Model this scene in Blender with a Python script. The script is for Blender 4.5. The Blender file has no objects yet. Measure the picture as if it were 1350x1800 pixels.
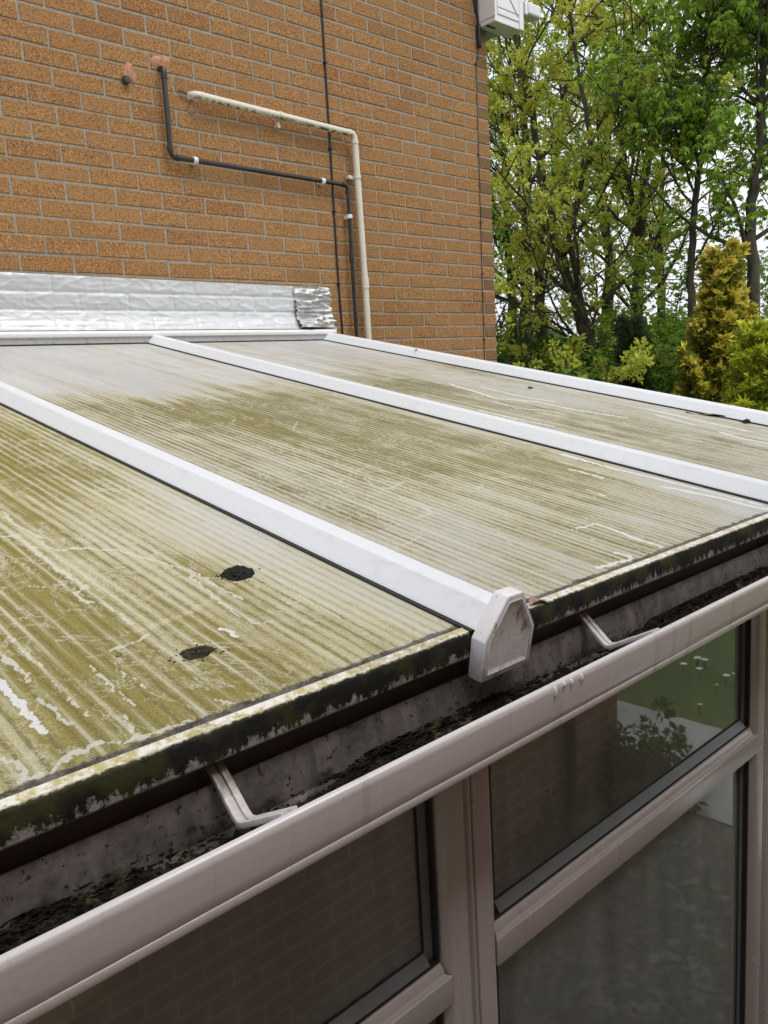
import bpy, bmesh, math, random
import numpy as np
from mathutils import Vector, Matrix
R_ = math.radians
random.seed(7)
rng = np.random.default_rng(11)
SC = bpy.context.scene
COL = SC.collection

# ------------------------------------------------------------------ camera
CAM = Vector((-1.3197, -3.5384, -0.5027))
AX = Vector((0.7282, -0.6830, -0.0578)); AY = Vector((0.1540, 0.0809, 0.9848)); AZ = Vector((0.6679, 0.7260, -0.1641))
FPX = 1444.62
cd = bpy.data.cameras.new('camera'); cam = bpy.data.objects.new('camera', cd); COL.objects.link(cam)
cd.sensor_fit = 'HORIZONTAL'; cd.sensor_width = 36.0; cd.lens = 36.0 * FPX / 1350.0
cd.clip_start = 0.05; cd.clip_end = 2000.0
_az = AZ.normalized(); _ax = (AX - _az * AX.dot(_az)).normalized(); _ay = (-_az).cross(_ax)
m = Matrix.Identity(4)
for i, v in enumerate((_ax, _ay, -_az)):
    m[0][i], m[1][i], m[2][i] = v.x, v.y, v.z
m.translation = CAM
cam.matrix_world = m
SC.camera = cam

def ray_point(px, py, d):
    """point at horizontal distance d (metres) from the camera in the direction of photo pixel (px,py)"""
    v = _ax * ((px - 675) / FPX) - _ay * ((py - 900) / FPX) + _az
    h = math.hypot(v.x, v.y)
    return CAM + v * (d / h)

# ------------------------------------------------------------------ world, sun, exposure
SUN_EL, SUN_AZ = R_(62), R_(172)
w = bpy.data.worlds.new('World'); SC.world = w; w.use_nodes = True
wn = w.node_tree; wn.nodes.clear()
sky = wn.nodes.new('ShaderNodeTexSky'); sky.sky_type = 'NISHITA'; sky.sun_disc = False
sky.sun_elevation = SUN_EL; sky.sun_rotation = SUN_AZ; sky.air_density = 1.0; sky.dust_density = 3.0; sky.ozone_density = 1.0
hs = wn.nodes.new('ShaderNodeHueSaturation'); hs.inputs['Saturation'].default_value = 0.16; hs.inputs['Value'].default_value = 1.25
wn.links.new(sky.outputs[0], hs.inputs['Color'])
tcw = wn.nodes.new('ShaderNodeTexCoord')
nzw = wn.nodes.new('ShaderNodeTexNoise'); nzw.inputs['Scale'].default_value = 2.2; nzw.inputs['Detail'].default_value = 5
wn.links.new(tcw.outputs['Generated'], nzw.inputs['Vector'])
rpw = wn.nodes.new('ShaderNodeMapRange'); rpw.inputs[1].default_value = .3; rpw.inputs[2].default_value = .7; rpw.inputs[3].default_value = .82; rpw.inputs[4].default_value = 1.15
wn.links.new(nzw.outputs['Fac'], rpw.inputs[0])
mxw = wn.nodes.new('ShaderNodeMix'); mxw.data_type = 'RGBA'; mxw.inputs['Factor'].default_value = .55
wn.links.new(hs.outputs[0], mxw.inputs['A']); mxw.inputs['B'].default_value = (8.6, 8.8, 9.3, 1)
vmw = wn.nodes.new('ShaderNodeVectorMath'); vmw.operation = 'SCALE'
wn.links.new(mxw.outputs['Result'], vmw.inputs[0]); wn.links.new(rpw.outputs[0], vmw.inputs['Scale'])
bgw = wn.nodes.new('ShaderNodeBackground'); bgw.inputs['Strength'].default_value = 0.10
wn.links.new(vmw.outputs[0], bgw.inputs[0])
ow = wn.nodes.new('ShaderNodeOutputWorld'); wn.links.new(bgw.outputs[0], ow.inputs[0])
sd = bpy.data.lights.new('sun', 'SUN'); sd.energy = 0.9; sd.angle = R_(25); sd.color = (1.0, .97, .92)
sun = bpy.data.objects.new('sun', sd); COL.objects.link(sun)
_sv = Vector((math.sin(SUN_AZ) * math.cos(SUN_EL), math.cos(SUN_AZ) * math.cos(SUN_EL), math.sin(SUN_EL)))
sun.rotation_euler = _sv.to_track_quat('Z', 'Y').to_euler()
SC.view_settings.view_transform = 'Standard'; SC.view_settings.look = 'None'
SC.view_settings.exposure = 0.64; SC.view_settings.gamma = 1.0; SC.view_settings.use_curve_mapping = False
SC.cycles.max_bounces = 8; SC.cycles.transparent_max_bounces = 12
SC.cycles.use_denoising = True

# ------------------------------------------------------------------ key dimensions (fitted from the photograph)
GZ = -2.95                                   # ground
RM, RZ = 0.1921, -0.2906                     # roof plane z = RZ + RM*y
def rz(y): return RZ + RM * y
RN = Vector((0, -RM, 1)).normalized()        # roof normal
EY = -2.8566                                 # eave edge
GLY, FRY = -2.810, -2.8366                   # glass plane, window frame face
XL, XR = -1.62, 1.62                         # conservatory sides
BARS = [-1.545, -0.506, 0.540, 1.562]        # glazing bar centres
BH = 0.0405                                  # bar half width at base
HX = 3.0375                                  # house corner

# ------------------------------------------------------------------ helpers: nodes
class NT:
    def __init__(s, name):
        s.m = bpy.data.materials.new(name); s.m.use_nodes = True
        s.t = s.m.node_tree; s.t.nodes.clear()
        s.out = s.t.nodes.new('ShaderNodeOutputMaterial')
    def n(s, typ, ins=None, **kw):
        nd = s.t.nodes.new('ShaderNode' + typ)
        for k, v in kw.items(): setattr(nd, k, v)
        for k, v in (ins or {}).items(): s.set(nd.inputs[k], v)
        return nd
    def set(s, sock, v):
        if isinstance(v, bpy.types.NodeSocket): s.t.links.new(v, sock)
        elif isinstance(v, (tuple, list)) and len(v) == 3 and sock.type == 'RGBA': sock.default_value = (*v, 1)
        else: sock.default_value = v
    def math(s, op, a, b=0.0, c=None, clamp=False):
        nd = s.n('Math', operation=op, use_clamp=clamp); s.set(nd.inputs[0], a); s.set(nd.inputs[1], b)
        if c is not None: s.set(nd.inputs[2], c)
        return nd.outputs[0]
    def mix(s, f, a, b, blend='MIX'):
        nd = s.n('Mix', data_type='RGBA', blend_type=blend, clamp_factor=True)
        s.set(nd.inputs['Factor'], f); s.set(nd.inputs['A'], a); s.set(nd.inputs['B'], b)
        return nd.outputs['Result']
    def rng(s, v, a, b, c=0.0, d=1.0, smooth=False):
        nd = s.n('MapRange', interpolation_type='SMOOTHSTEP' if smooth else 'LINEAR', clamp=True)
        for k, x in enumerate((v, a, b, c, d)): s.set(nd.inputs[k], x)
        return nd.outputs[0]
    def pos(s): return s.n('TexCoord').outputs['Object']
    def scale(s, v, sc, loc=(0, 0, 0), rot=(0, 0, 0)):
        return s.n('Mapping', {'Vector': v, 'Scale': sc, 'Location': loc, 'Rotation': rot}).outputs[0]
    def noise(s, v, scale, detail=3, rough=.55, dist=0.0):
        return s.n('TexNoise', {'Vector': v, 'Scale': scale, 'Detail': detail, 'Roughness': rough, 'Distortion': dist}).outputs['Fac']
    def attr(s, name): return s.n('Attribute', attribute_name=name).outputs['Fac']
    def bump(s, h, strength, dist): return s.n('Bump', {'Height': h, 'Strength': strength, 'Distance': dist}).outputs[0]
    def bsdf(s, **kw):
        nd = s.n('BsdfPrincipled')
        for k, v in kw.items(): s.set(nd.inputs[k.replace('_', ' ')], v)
        s.t.links.new(nd.outputs[0], s.out.inputs['Surface'])
        return nd

def plain(name, col, rough=.5, metal=0.0, var=.12, vscale=20, bump=0.0, spec=.5):
    t = NT(name); p = t.pos(); n = t.noise(p, vscale, 4)
    c = t.mix(t.rng(n, .3, .7), tuple(x * (1 - var) for x in col), tuple(min(1, x * (1 + var)) for x in col))
    kw = dict(Base_Color=c, Roughness=t.rng(n, .2, .8, rough * .85, min(1, rough * 1.15)), Metallic=metal, Specular_IOR_Level=spec)
    if bump: kw['Normal'] = t.bump(t.noise(p, vscale * 6, 4), bump, .003)
    t.bsdf(**kw); return t.m

# ------------------------------------------------------------------ helpers: meshes and objects
def new_mesh(name, V, F, mat=None, smooth=False, attrs=None):
    me = bpy.data.meshes.new(name)
    V = np.asarray(V, np.float32).reshape(-1, 3)
    if isinstance(F, np.ndarray):
        k = F.shape[1]; nf = len(F)
        me.vertices.add(len(V)); me.vertices.foreach_set('co', V.ravel())
        me.loops.add(nf * k); me.loops.foreach_set('vertex_index', F.astype(np.int32).ravel())
        me.polygons.add(nf); me.polygons.foreach_set('loop_start', np.arange(0, nf * k, k, dtype=np.int32))
        me.update(calc_edges=True)
    else:
        me.from_pydata(V.tolist(), [], F)
    for k, a in (attrs or {}).items():
        at = me.attributes.new(k, 'FLOAT', 'POINT'); at.data.foreach_set('value', np.asarray(a, np.float32).ravel())
    me.polygons.foreach_set('use_smooth', [bool(smooth)] * len(me.polygons))
    if mat: me.materials.append(mat)
    me.update()
    return me

def add(name, me, parent=None, label=None, cat=None, group=None, kind=None):
    o = bpy.data.objects.new(name, me); COL.objects.link(o)
    if parent is not None:
        o.parent = parent
        p, off = parent, Vector((0, 0, 0))
        while p is not None: off += Vector(p.location); p = p.parent
        o.location = -off                    # geometry stays in scene coordinates
    tag(o, label, cat, group, kind)
    return o
def tag(o, label=None, cat=None, group=None, kind=None):
    for k, v in (('label', label), ('category', cat), ('group', group), ('kind', kind)):
        if v: o[k] = v
def thing(name, loc, label, cat, group=None):
    o = bpy.data.objects.new(name, None); COL.objects.link(o); o.location = loc; o.empty_display_size = .1
    tag(o, label, cat, group); return o

class MB:
    def __init__(s): s.V, s.F = [], []
    def poly(s, vs, fs):
        o = len(s.V); s.V += [tuple(v) for v in vs]; s.F += [tuple(o + i for i in f) for f in fs]
    def box(s, a, b):
        (x0, y0, z0), (x1, y1, z1) = a, b
        s.poly([(x0, y0, z0), (x1, y0, z0), (x1, y1, z0), (x0, y1, z0), (x0, y0, z1), (x1, y0, z1), (x1, y1, z1), (x0, y1, z1)],
               [(0, 3, 2, 1), (4, 5, 6, 7), (0, 1, 5, 4), (1, 2, 6, 5), (2, 3, 7, 6), (3, 0, 4, 7)])
    def prism(s, prof, fa, fb, steps=1, caps=True):
        """closed profile (list of 2-d), swept; fa/fb map a 2-d point to the 3-d ends"""
        n = len(prof); o = len(s.V)
        for k in range(steps + 1):
            t = k / steps
            for p in prof:
                a, b = Vector(fa(p)), Vector(fb(p)); s.V.append(tuple(a.lerp(b, t)))
        for k in range(steps):
            for i in range(n):
                j = (i + 1) % n
                s.F.append((o + k * n + i, o + k * n + j, o + (k + 1) * n + j, o + (k + 1) * n + i))
        if caps:
            s.F.append(tuple(o + i for i in reversed(range(n)))); s.F.append(tuple(o + steps * n + i for i in range(n)))
    def tube(s, pts, rad, seg=12, cap=True):
        pts = [Vector(p) for p in pts]; n = len(pts)
        rads = rad if isinstance(rad, (list, tuple)) else [rad] * n
        o = len(s.V); up = None
        for i, p in enumerate(pts):
            d = (pts[min(i + 1, n - 1)] - pts[max(i - 1, 0)]).normalized()
            if up is None: up = d.orthogonal().normalized()
            else: up = (up - d * up.dot(d)).normalized()
            q = d.cross(up)
            for k in range(seg):
                a = 2 * math.pi * k / seg
                s.V.append(tuple(p + (up * math.cos(a) + q * math.sin(a)) * rads[i]))
        for i in range(n - 1):
            for k in range(seg):
                l = (k + 1) % seg
                s.F.append((o + i * seg + k, o + i * seg + l, o + (i + 1) * seg + l, o + (i + 1) * seg + k))
        if cap:
            s.F.append(tuple(o + k for k in reversed(range(seg)))); s.F.append(tuple(o + (n - 1) * seg + k for k in range(seg)))
    def mesh(s, name, mat, smooth=False, bevel=0.0, seg=2, auto=None):
        me = new_mesh(name, s.V, s.F, mat, False)
        bm = bmesh.new(); bm.from_mesh(me)
        bmesh.ops.recalc_face_normals(bm, faces=bm.faces)
        if bevel:
            ed = [e for e in bm.edges if e.is_manifold and e.calc_face_angle(0) > .5]
            bmesh.ops.bevel(bm, geom=ed, offset=bevel, segments=seg, affect='EDGES', profile=.5)
        bm.to_mesh(me); bm.free()
        if smooth or auto:
            me.polygons.foreach_set('use_smooth', [True] * len(me.polygons))
            if auto: me.set_sharp_from_angle(angle=R_(auto))
        return me

def arc_path(pts, r, n=6):
    """polyline with rounded corners of radius r"""
    P = [Vector(p) for p in pts]; out = [P[0]]
    for i in range(1, len(P) - 1):
        a = (P[i - 1] - P[i]).normalized(); b = (P[i + 1] - P[i]).normalized()
        h = a.angle(b) / 2; t = r / math.tan(h)
        s, e = P[i] + a * t, P[i] + b * t
        c = P[i] + (a + b).normalized() * (r / math.sin(h))
        u, v = s - c, e - c
        ang = u.angle(v)
        for k in range(n + 1):
            f = k / n
            out.append(c + (u * math.sin((1 - f) * ang) + v * math.sin(f * ang)) / math.sin(ang))
    out.append(P[-1]); return out

# value noise in numpy
def vnoise(x, y, seed=0):
    r = np.random.default_rng(seed); T = r.random((256, 256))
    xi, yi = np.floor(x).astype(int), np.floor(y).astype(int); fx, fy = x - xi, y - yi
    fx = fx * fx * (3 - 2 * fx); fy = fy * fy * (3 - 2 * fy)
    g = lambda i, j: T[i % 256, j % 256]
    return (g(xi, yi) * (1 - fx) + g(xi + 1, yi) * fx) * (1 - fy) + (g(xi, yi + 1) * (1 - fx) + g(xi + 1, yi + 1) * fx) * fy
def fbm(x, y, seed=0, oct=4):
    s = 0; a = .5; tot = 0
    for o in range(oct):
        s = s + a * vnoise(x * 2 ** o + o * 17.3, y * 2 ** o + o * 9.1, seed + o); tot += a; a *= .5
    return s / tot

# ------------------------------------------------------------------ materials
def brick_material():
    t = NT('brick'); p = t.pos()
    c1 = t.attr('tone'); c2 = t.attr('dark')
    ramp = t.n('ValToRGB', {'Fac': c1})
    e = ramp.color_ramp.elements
    e[0].position = 0; e[0].color = (.215, .085, .032, 1)
    e[1].position = 1; e[1].color = (.36, .205, .090, 1)
    for q, c in ((.2, (.232, .106, .040)), (.45, (.268, .134, .050)), (.75, (.285, .152, .061))):
        k = e.new(q); k.color = (*c, 1)
    sp = t.noise(p, 230, 2, .6); sp2 = t.noise(p, 95, 3, .6); big = t.noise(p, 9, 3)
    col = t.mix(t.rng(big, .3, .7, .0, .35), ramp.outputs[0], (.36, .155, .052))
    col = t.mix(t.rng(sp, .50, .62, 0, .72), col, (.60, .38, .175))
    col = t.mix(t.rng(sp2, .48, .34, 0, .70), col, (.11, .045, .015))
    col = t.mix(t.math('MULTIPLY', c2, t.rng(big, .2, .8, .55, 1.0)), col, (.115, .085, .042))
    h = t.math('ADD', t.math('MULTIPLY', sp, .5), sp2)
    t.bsdf(Base_Color=col, Roughness=.9, Specular_IOR_Level=.25, Normal=t.bump(h, .8, .0025))
    return t.m
def mortar_material():
    t = NT('mortar'); p = t.pos()
    n = t.noise(p, 60, 4, .6); b = t.noise(p, 6, 3)
    col = t.mix(t.rng(n, .3, .7), (.255, .225, .18), (.385, .35, .29))
    col = t.mix(t.rng(b, .5, .75, 0, .35), col, (.28, .235, .175))
    t.bsdf(Base_Color=col, Roughness=.95, Specular_IOR_Level=.2, Normal=t.bump(n, .7, .003))
    return t.m
def shader_brick(name):
    t = NT(name); p = t.pos()
    v = t.n('CombineXYZ', {'X': t.n('SeparateXYZ', {'Vector': p}).outputs[0], 'Y': t.n('SeparateXYZ', {'Vector': p}).outputs[2]}).outputs[0]
    b = t.n('TexBrick', {'Vector': v, 'Color1': (.30, .17, .11), 'Color2': (.36, .21, .14), 'Mortar': (.48, .44, .39), 'Scale': 1.0,
                         'Mortar Size': .005, 'Bias': 0.0, 'Brick Width': .225, 'Row Height': .075})
    sp = t.noise(p, 120, 3, .6)
    col = t.mix(t.rng(sp, .4, .7, 0, .4), b.outputs['Color'], (.42, .29, .18))
    t.bsdf(Base_Color=col, Roughness=.9, Normal=t.bump(b.outputs['Fac'], -.6, .006)); return t.m
def upvc_white(name, base=(.80, .81, .83), dirt=(.30, .28, .24), amount=.25, rough=.32):
    t = NT(name); p = t.pos()
    n = t.noise(p, 35, 5, .65); f = t.noise(p, 260, 2, .6); st = t.noise(t.scale(p, (60, 6, 60)), 1.0, 4)
    col = t.mix(t.rng(n, .55, .85, 0, amount), base, dirt)
    col = t.mix(t.rng(st, .60, .80, 0, amount * .8), col, dirt)
    col = t.mix(t.rng(f, .70, .74, 0, .55), col, (.36, .35, .33))
    t.bsdf(Base_Color=col, Roughness=t.rng(n, .3, .8, rough, rough + .2), Specular_IOR_Level=.5); return t.m
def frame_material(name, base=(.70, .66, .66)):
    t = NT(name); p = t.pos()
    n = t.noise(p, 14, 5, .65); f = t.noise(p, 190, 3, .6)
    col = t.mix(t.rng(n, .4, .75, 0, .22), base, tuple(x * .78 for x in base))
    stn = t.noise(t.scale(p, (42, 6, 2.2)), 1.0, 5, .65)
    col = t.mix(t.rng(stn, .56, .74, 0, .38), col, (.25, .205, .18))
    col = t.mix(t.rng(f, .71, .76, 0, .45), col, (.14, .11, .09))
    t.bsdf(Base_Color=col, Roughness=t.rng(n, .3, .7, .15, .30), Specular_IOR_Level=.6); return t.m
def roof_material():
    t = NT('algae_stained_polycarbonate'); p = t.pos()
    sx = t.n('SeparateXYZ', {'Vector': p}); x, y = sx.outputs[0], sx.outputs[1]
    alg, peel, wht, edge = t.attr('algae'), t.attr('peel'), t.attr('bleach'), t.attr('edge')
    streak = t.noise(t.scale(p, (26, 1.3, 1)), 1.0, 5, .62)
    streak2 = t.noise(t.scale(p, (9, 1.0, 1), (3, 1, 0)), 1.0, 4, .6)
    blot = t.noise(p, 7.5, 5, .6); fine = t.noise(p, 190, 4, .75); mid = t.noise(p, 38, 4, .6)
    warm = t.attr('warm')
    # ribs of the twin wall, 20 mm pitch, wandering strength
    wob = t.math('ADD', x, t.math('MULTIPLY', t.math('SUBTRACT', t.noise(t.scale(p, (18, 7, 1)), 1.0, 3), .5), .007))
    rib = t.math('SINE', t.math('MULTIPLY', wob, 2 * math.pi / .0184))
    ribs = t.rng(t.math('ADD', rib, t.math('MULTIPLY', t.math('SUBTRACT', t.noise(t.scale(p, (160, 55, 1)), 1.0, 3, .7), .5), 1.6)), .35, 1.0, 0, 1, True)
    ribm = t.math('MULTIPLY', ribs, t.rng(t.noise(t.scale(p, (20, 2.2, 1), (9, 4, 0)), 1.0, 4, .65), .27, .52))
    a = t.math('ADD', alg, t.math('MULTIPLY', t.math('SUBTRACT', streak, .5), 1.5))
    a = t.math('ADD', a, t.math('MULTIPLY', t.math('SUBTRACT', blot, .5), .7))
    a = t.math('ADD', a, t.math('MULTIPLY', t.math('SUBTRACT', fine, .5), .6))
    a = t.math('ADD', a, t.math('MULTIPLY', t.math('SUBTRACT', mid, .5), .45))
    aa = t.rng(a, .05, 1.0)
    clean = t.mix(t.rng(streak2, .35, .65), (.60, .60, .59), (.76, .765, .765))
    clean = t.mix(t.rng(warm, .55, 1.0), clean, (.68, .64, .44))
    beige = t.mix(warm, t.mix(t.rng(mid, .3, .7), (.49, .465, .365), (.60, .575, .475)), t.mix(t.rng(mid, .3, .7), (.55, .500, .25), (.70, .655, .44)))
    olive = t.mix(warm, (.215, .195, .095), (.300, .255, .050))
    col = t.mix(t.rng(aa, 0, .38), clean, beige)
    col = t.mix(t.rng(aa, .36, .84, 0, 1, True), col, olive)
    ribstr = t.math('MULTIPLY', ribm, t.rng(aa, .1, .45, .34, .78))
    col = t.mix(ribstr, col, t.mix(t.rng(aa, .1, .6), (.34, .33, .28), t.mix(warm, (.125, .108, .042), (.200, .158, .045))))
    # pale lines between the ribs, where the film is scoured off
    ribl = t.math('MULTIPLY', t.rng(rib, -.35, -1.0, 0, 1, True), t.rng(t.noise(t.scale(p, (30, 3.4, 1), (2, 7, 0)), 1.0, 4), .40, .60, 0, .75))
    col = t.mix(ribl, col, (.72, .70, .60))
    # fine crazing: contour lines of a distorted noise
    vv = t.noise(t.scale(p, (1.25, .75, 1)), 7.0, 7, .68, .9)
    vm = t.rng(t.noise(p, 3.6, 3), .42, .54)
    vein = t.math('MULTIPLY', t.rng(t.math('ABSOLUTE', t.math('SUBTRACT', vv, .5)), .010, .0035), vm)
    vv2 = t.noise(t.scale(p, (1.2, .6, 1), (5, 3, 0)), 13.0, 6, .66, .7)
    vein2 = t.math('MULTIPLY', t.rng(t.math('ABSOLUTE', t.math('SUBTRACT', vv2, .52)), .012, .004), t.rng(t.noise(p, 5.2, 3), .46, .56))
    vein = t.math('MAXIMUM', vein, vein2)
    vein = t.math('MULTIPLY', vein, t.rng(aa, .12, .35))
    col = t.mix(t.math('MULTIPLY', vein, .70), col, (.74, .71, .58))
    pm = t.rng(t.math('ADD', peel, t.math('MULTIPLY', t.math('SUBTRACT', t.noise(p, 230, 4, .75), .5), 1.0)), .50, .64)
    col = t.mix(t.math('MULTIPLY', pm, t.rng(warm, .5, .9, .50, .82)), col, (.76, .75, .65))
    wm = t.rng(t.math('ADD', wht, t.math('MULTIPLY', t.math('SUBTRACT', t.noise(p, 190, 4, .75), .5), 1.0)), .50, .64)
    col = t.mix(t.math('MULTIPLY', wm, .95), col, (.88, .89, .88))
    # grime along the eaves gasket
    em = t.rng(t.math('ADD', edge, t.math('MULTIPLY', t.math('SUBTRACT', t.noise(p, 55, 5, .7), .5), 1.3)), .5, .72)
    col = t.mix(em, col, t.mix(t.rng(mid, .4, .6), (.045, .035, .028), (.15, .13, .115)))
    gr = t.noise(p, 420, 2, .7)
    col = t.mix(t.rng(gr, .5, .8, 0, .30), col, (.80, .78, .70)); col = t.mix(t.rng(gr, .5, .2, 0, .40), col, (.12, .10, .045))
    sk = t.rng(t.noise(p, 48, 2, .5), .76, .785)
    col = t.mix(t.math('MULTIPLY', sk, .8), col, (.07, .05, .03))
    h = t.math('ADD', t.math('MULTIPLY', fine, .35), t.math('MULTIPLY', ribs, .6))
    pb = t.bsdf(Base_Color=col, Roughness=t.rng(aa, 0, .5, .36, .62), Specular_IOR_Level=.42, Normal=t.bump(h, .22, .0012))
    tl = t.n('BsdfTranslucent', {'Color': col}); mx = t.n('MixShader', {0: .22, 1: pb.outputs[0], 2: tl.outputs[0]})
    t.t.links.new(mx.outputs[0], t.out.inputs['Surface'])
    return t.m
def trim_material():
    """white eaves trim: lichen on the top lip, black mould on the drip face"""
    t = NT('mouldy_white_trim'); p = t.pos()
    sx = t.n('SeparateXYZ', {'Vector': p}); x, z = sx.outputs[0], sx.outputs[2]
    y = sx.outputs[1]; rg = t.noise(p, 90, 5, .75)
    top = t.rng(t.math('ADD', t.math('MULTIPLY', t.math('SUBTRACT', rg, .5), .0065), t.math('MINIMUM', t.math('ADD', y, 2.8545), t.math('ADD', z, .8425))), -.0006, .0012)
    n = t.noise(p, 55, 5, .7); f = t.noise(p, 170, 4, .7); L = t.noise(t.scale(p, (1, 1, 1)), 5, 4)
    drip = t.noise(t.scale(p, (75, 20, 11)), 1.0, 4, .65)
    left = t.rng(x, .1, -.9)
    # top lip
    tc = t.mix(t.rng(n, .42, .6), (.84, .81, .73), (.62, .56, .40))
    tc = t.mix(t.math('MULTIPLY', t.rng(n, .50, .60), t.rng(left, 0, 1, .15, .95)), tc, (.52, .46, .20))
    tc = t.mix(t.rng(t.math('ADD', L, t.math('MULTIPLY', f, .6)), .80, .98, 0, .7), tc, (.25, .22, .12))
    tc = t.mix(t.rng(f, .63, .68, 0, .85), tc, (.06, .05, .035))
    # front face
    g = t.math('ADD', t.math('MULTIPLY', drip, .85), t.math('MULTIPLY', f, .70))
    g = t.math('ADD', g, t.math('MULTIPLY', t.rng(z, -.872, -.848), .48))
    g = t.math('ADD', g, t.math('MULTIPLY', t.math('SUBTRACT', L, .5), .55))
    mould = t.rng(g, .85, .98)
    fc = t.mix(t.rng(n, .35, .7), (.52, .50, .48), (.30, .275, .255))
    fc = t.mix(t.math('MULTIPLY', t.rng(L, .48, .62), t.rng(n, .4, .62)), fc, (.15, .145, .05))
    mc = t.mix(t.rng(t.noise(p, 22, 3), .45, .62), (.014, .013, .011), (.045, .048, .016))
    fc = t.mix(mould, fc, mc)
    t.bsdf(Base_Color=t.mix(top, fc, tc), Roughness=.75, Specular_IOR_Level=.3, Normal=t.bump(t.math('ADD', f, n), .5, .002))
    return t.m
def gutter_inner_material():
    t = NT('grimy_gutter_inside'); p = t.pos()
    z = t.n('SeparateXYZ', {'Vector': p}).outputs[2]
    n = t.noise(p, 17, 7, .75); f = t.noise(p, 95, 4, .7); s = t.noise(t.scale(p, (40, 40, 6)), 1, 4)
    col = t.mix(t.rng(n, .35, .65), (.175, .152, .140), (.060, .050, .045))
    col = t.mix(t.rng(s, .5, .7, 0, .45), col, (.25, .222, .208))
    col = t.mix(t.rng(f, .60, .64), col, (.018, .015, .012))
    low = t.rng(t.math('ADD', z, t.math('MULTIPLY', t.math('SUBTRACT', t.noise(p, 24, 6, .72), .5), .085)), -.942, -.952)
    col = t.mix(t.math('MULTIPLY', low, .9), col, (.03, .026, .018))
    t.bsdf(Base_Color=col, Roughness=t.rng(n, .3, .7, .45, .75), Normal=t.bump(f, .3, .002)); return t.m
def foil_material(name, base, rough, cr=.5):
    t = NT(name); p = t.pos()
    n = t.noise(p, 30, 5, .65); f = t.noise(p, 130, 3)
    col = t.mix(t.rng(n, .35, .7), base, tuple(x * .86 for x in base))
    t.bsdf(Base_Color=col, Metallic=.35, Roughness=t.rng(n, .3, .7, rough * .8, rough * 1.25), Normal=t.bump(t.math('ADD', n, t.math('MULTIPLY', f, .3)), cr, .003))
    return t.m
def glass_material():
    t = NT('window_glass'); p = t.pos()
    fr = t.n('Fresnel', {'IOR': 1.52}).outputs[0]
    n = t.noise(p, 5, 4)
    fac = t.math('ADD', t.math('MULTIPLY', fr, 1.8), t.rng(n, .3, .7, .07, .11), clamp=True)
    tr = t.n('BsdfTransparent', {'Color': (.92, .95, .91)})
    gl = t.n('BsdfGlossy', {'Color': (.90, .95, .92), 'Roughness': .02})
    mx = t.n('MixShader', {0: fac, 1: tr.outputs[0], 2: gl.outputs[0]})
    run = t.noise(t.scale(p, (22, 1, .9)), 1.0, 4, .6)
    df = t.n('BsdfDiffuse', {'Color': (.74, .77, .76)})
    mx2 = t.n('MixShader', {0: t.math('ADD', t.rng(run, .3, .7, .10, .19), t.rng(t.noise(p, 160, 3, .7), .6, .75, 0, .03)), 1: mx.outputs[0], 2: df.outputs[0]})
    t.t.links.new(mx2.outputs[0], t.out.inputs['Surface']); return t.m
def leaf_material(name, c1, c2, c3, trans=.45):
    t = NT(name); p = t.pos()
    r = t.n('NewGeometry').outputs['Random Per Island']; big = t.noise(p, 1.3, 3)
    col = t.mix(t.rng(r, 0, 1), c1, c2); col = t.mix(t.rng(big, .45, .65, 0, .6), col, c3)
    d = t.n('BsdfPrincipled', {'Base Color': col, 'Roughness': .55, 'Specular IOR Level': .3})
    tl = t.n('BsdfTranslucent', {'Color': t.mix(.35, col, (.30, .42, .05))})
    mx = t.n('MixShader', {0: trans, 1: d.outputs[0], 2: tl.outputs[0]})
    t.t.links.new(mx.outputs[0], t.out.inputs['Surface']); return t.m
def bark_material(name, c1, c2):
    t = NT(name); p = t.pos(); n = t.noise(t.scale(p, (30, 30, 7)), 1, 5, .65); b = t.noise(p, 5, 3)
    col = t.mix(t.rng(n, .35, .65), c1, c2); col = t.mix(t.rng(b, .5, .65, 0, .5), col, (.11, .115, .07))
    t.bsdf(Base_Color=col, Roughness=.9, Specular_IOR_Level=.2, Normal=t.bump(n, .8, .01)); return t.m

def cap_material():
    t = NT('stained_white_end_cap'); p = t.pos(); sx = t.n('SeparateXYZ', {'Vector': p}); z = sx.outputs[2]
    n = t.noise(p, 28, 5, .65); f = t.noise(p, 130, 4, .7); g = t.noise(t.scale(p, (1.4, 1, .8), (3, 0, 2)), 22, 4, .6)
    col = t.mix(t.rng(n, .4, .7, 0, .4), (.84, .83, .85), (.68, .64, .63))
    nf = t.math('MULTIPLY', t.n('SeparateXYZ', {'Vector': t.n('NewGeometry').outputs['Normal']}).outputs[1], -1.0)
    col = t.mix(t.math('MULTIPLY', t.rng(g, .53, .60, 0, .85), t.rng(nf, .6, .9)), col, (.34, .24, .13))
    low = t.rng(t.math('ADD', z, t.math('MULTIPLY', t.math('SUBTRACT', f, .5), .10)), -.855, -.905)
    col = t.mix(t.math('MULTIPLY', low, .45), col, (.20, .165, .14))
    col = t.mix(t.rng(f, .64, .68, 0, .75), col, (.10, .075, .06))
    t.bsdf(Base_Color=col, Roughness=.4); return t.m
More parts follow.
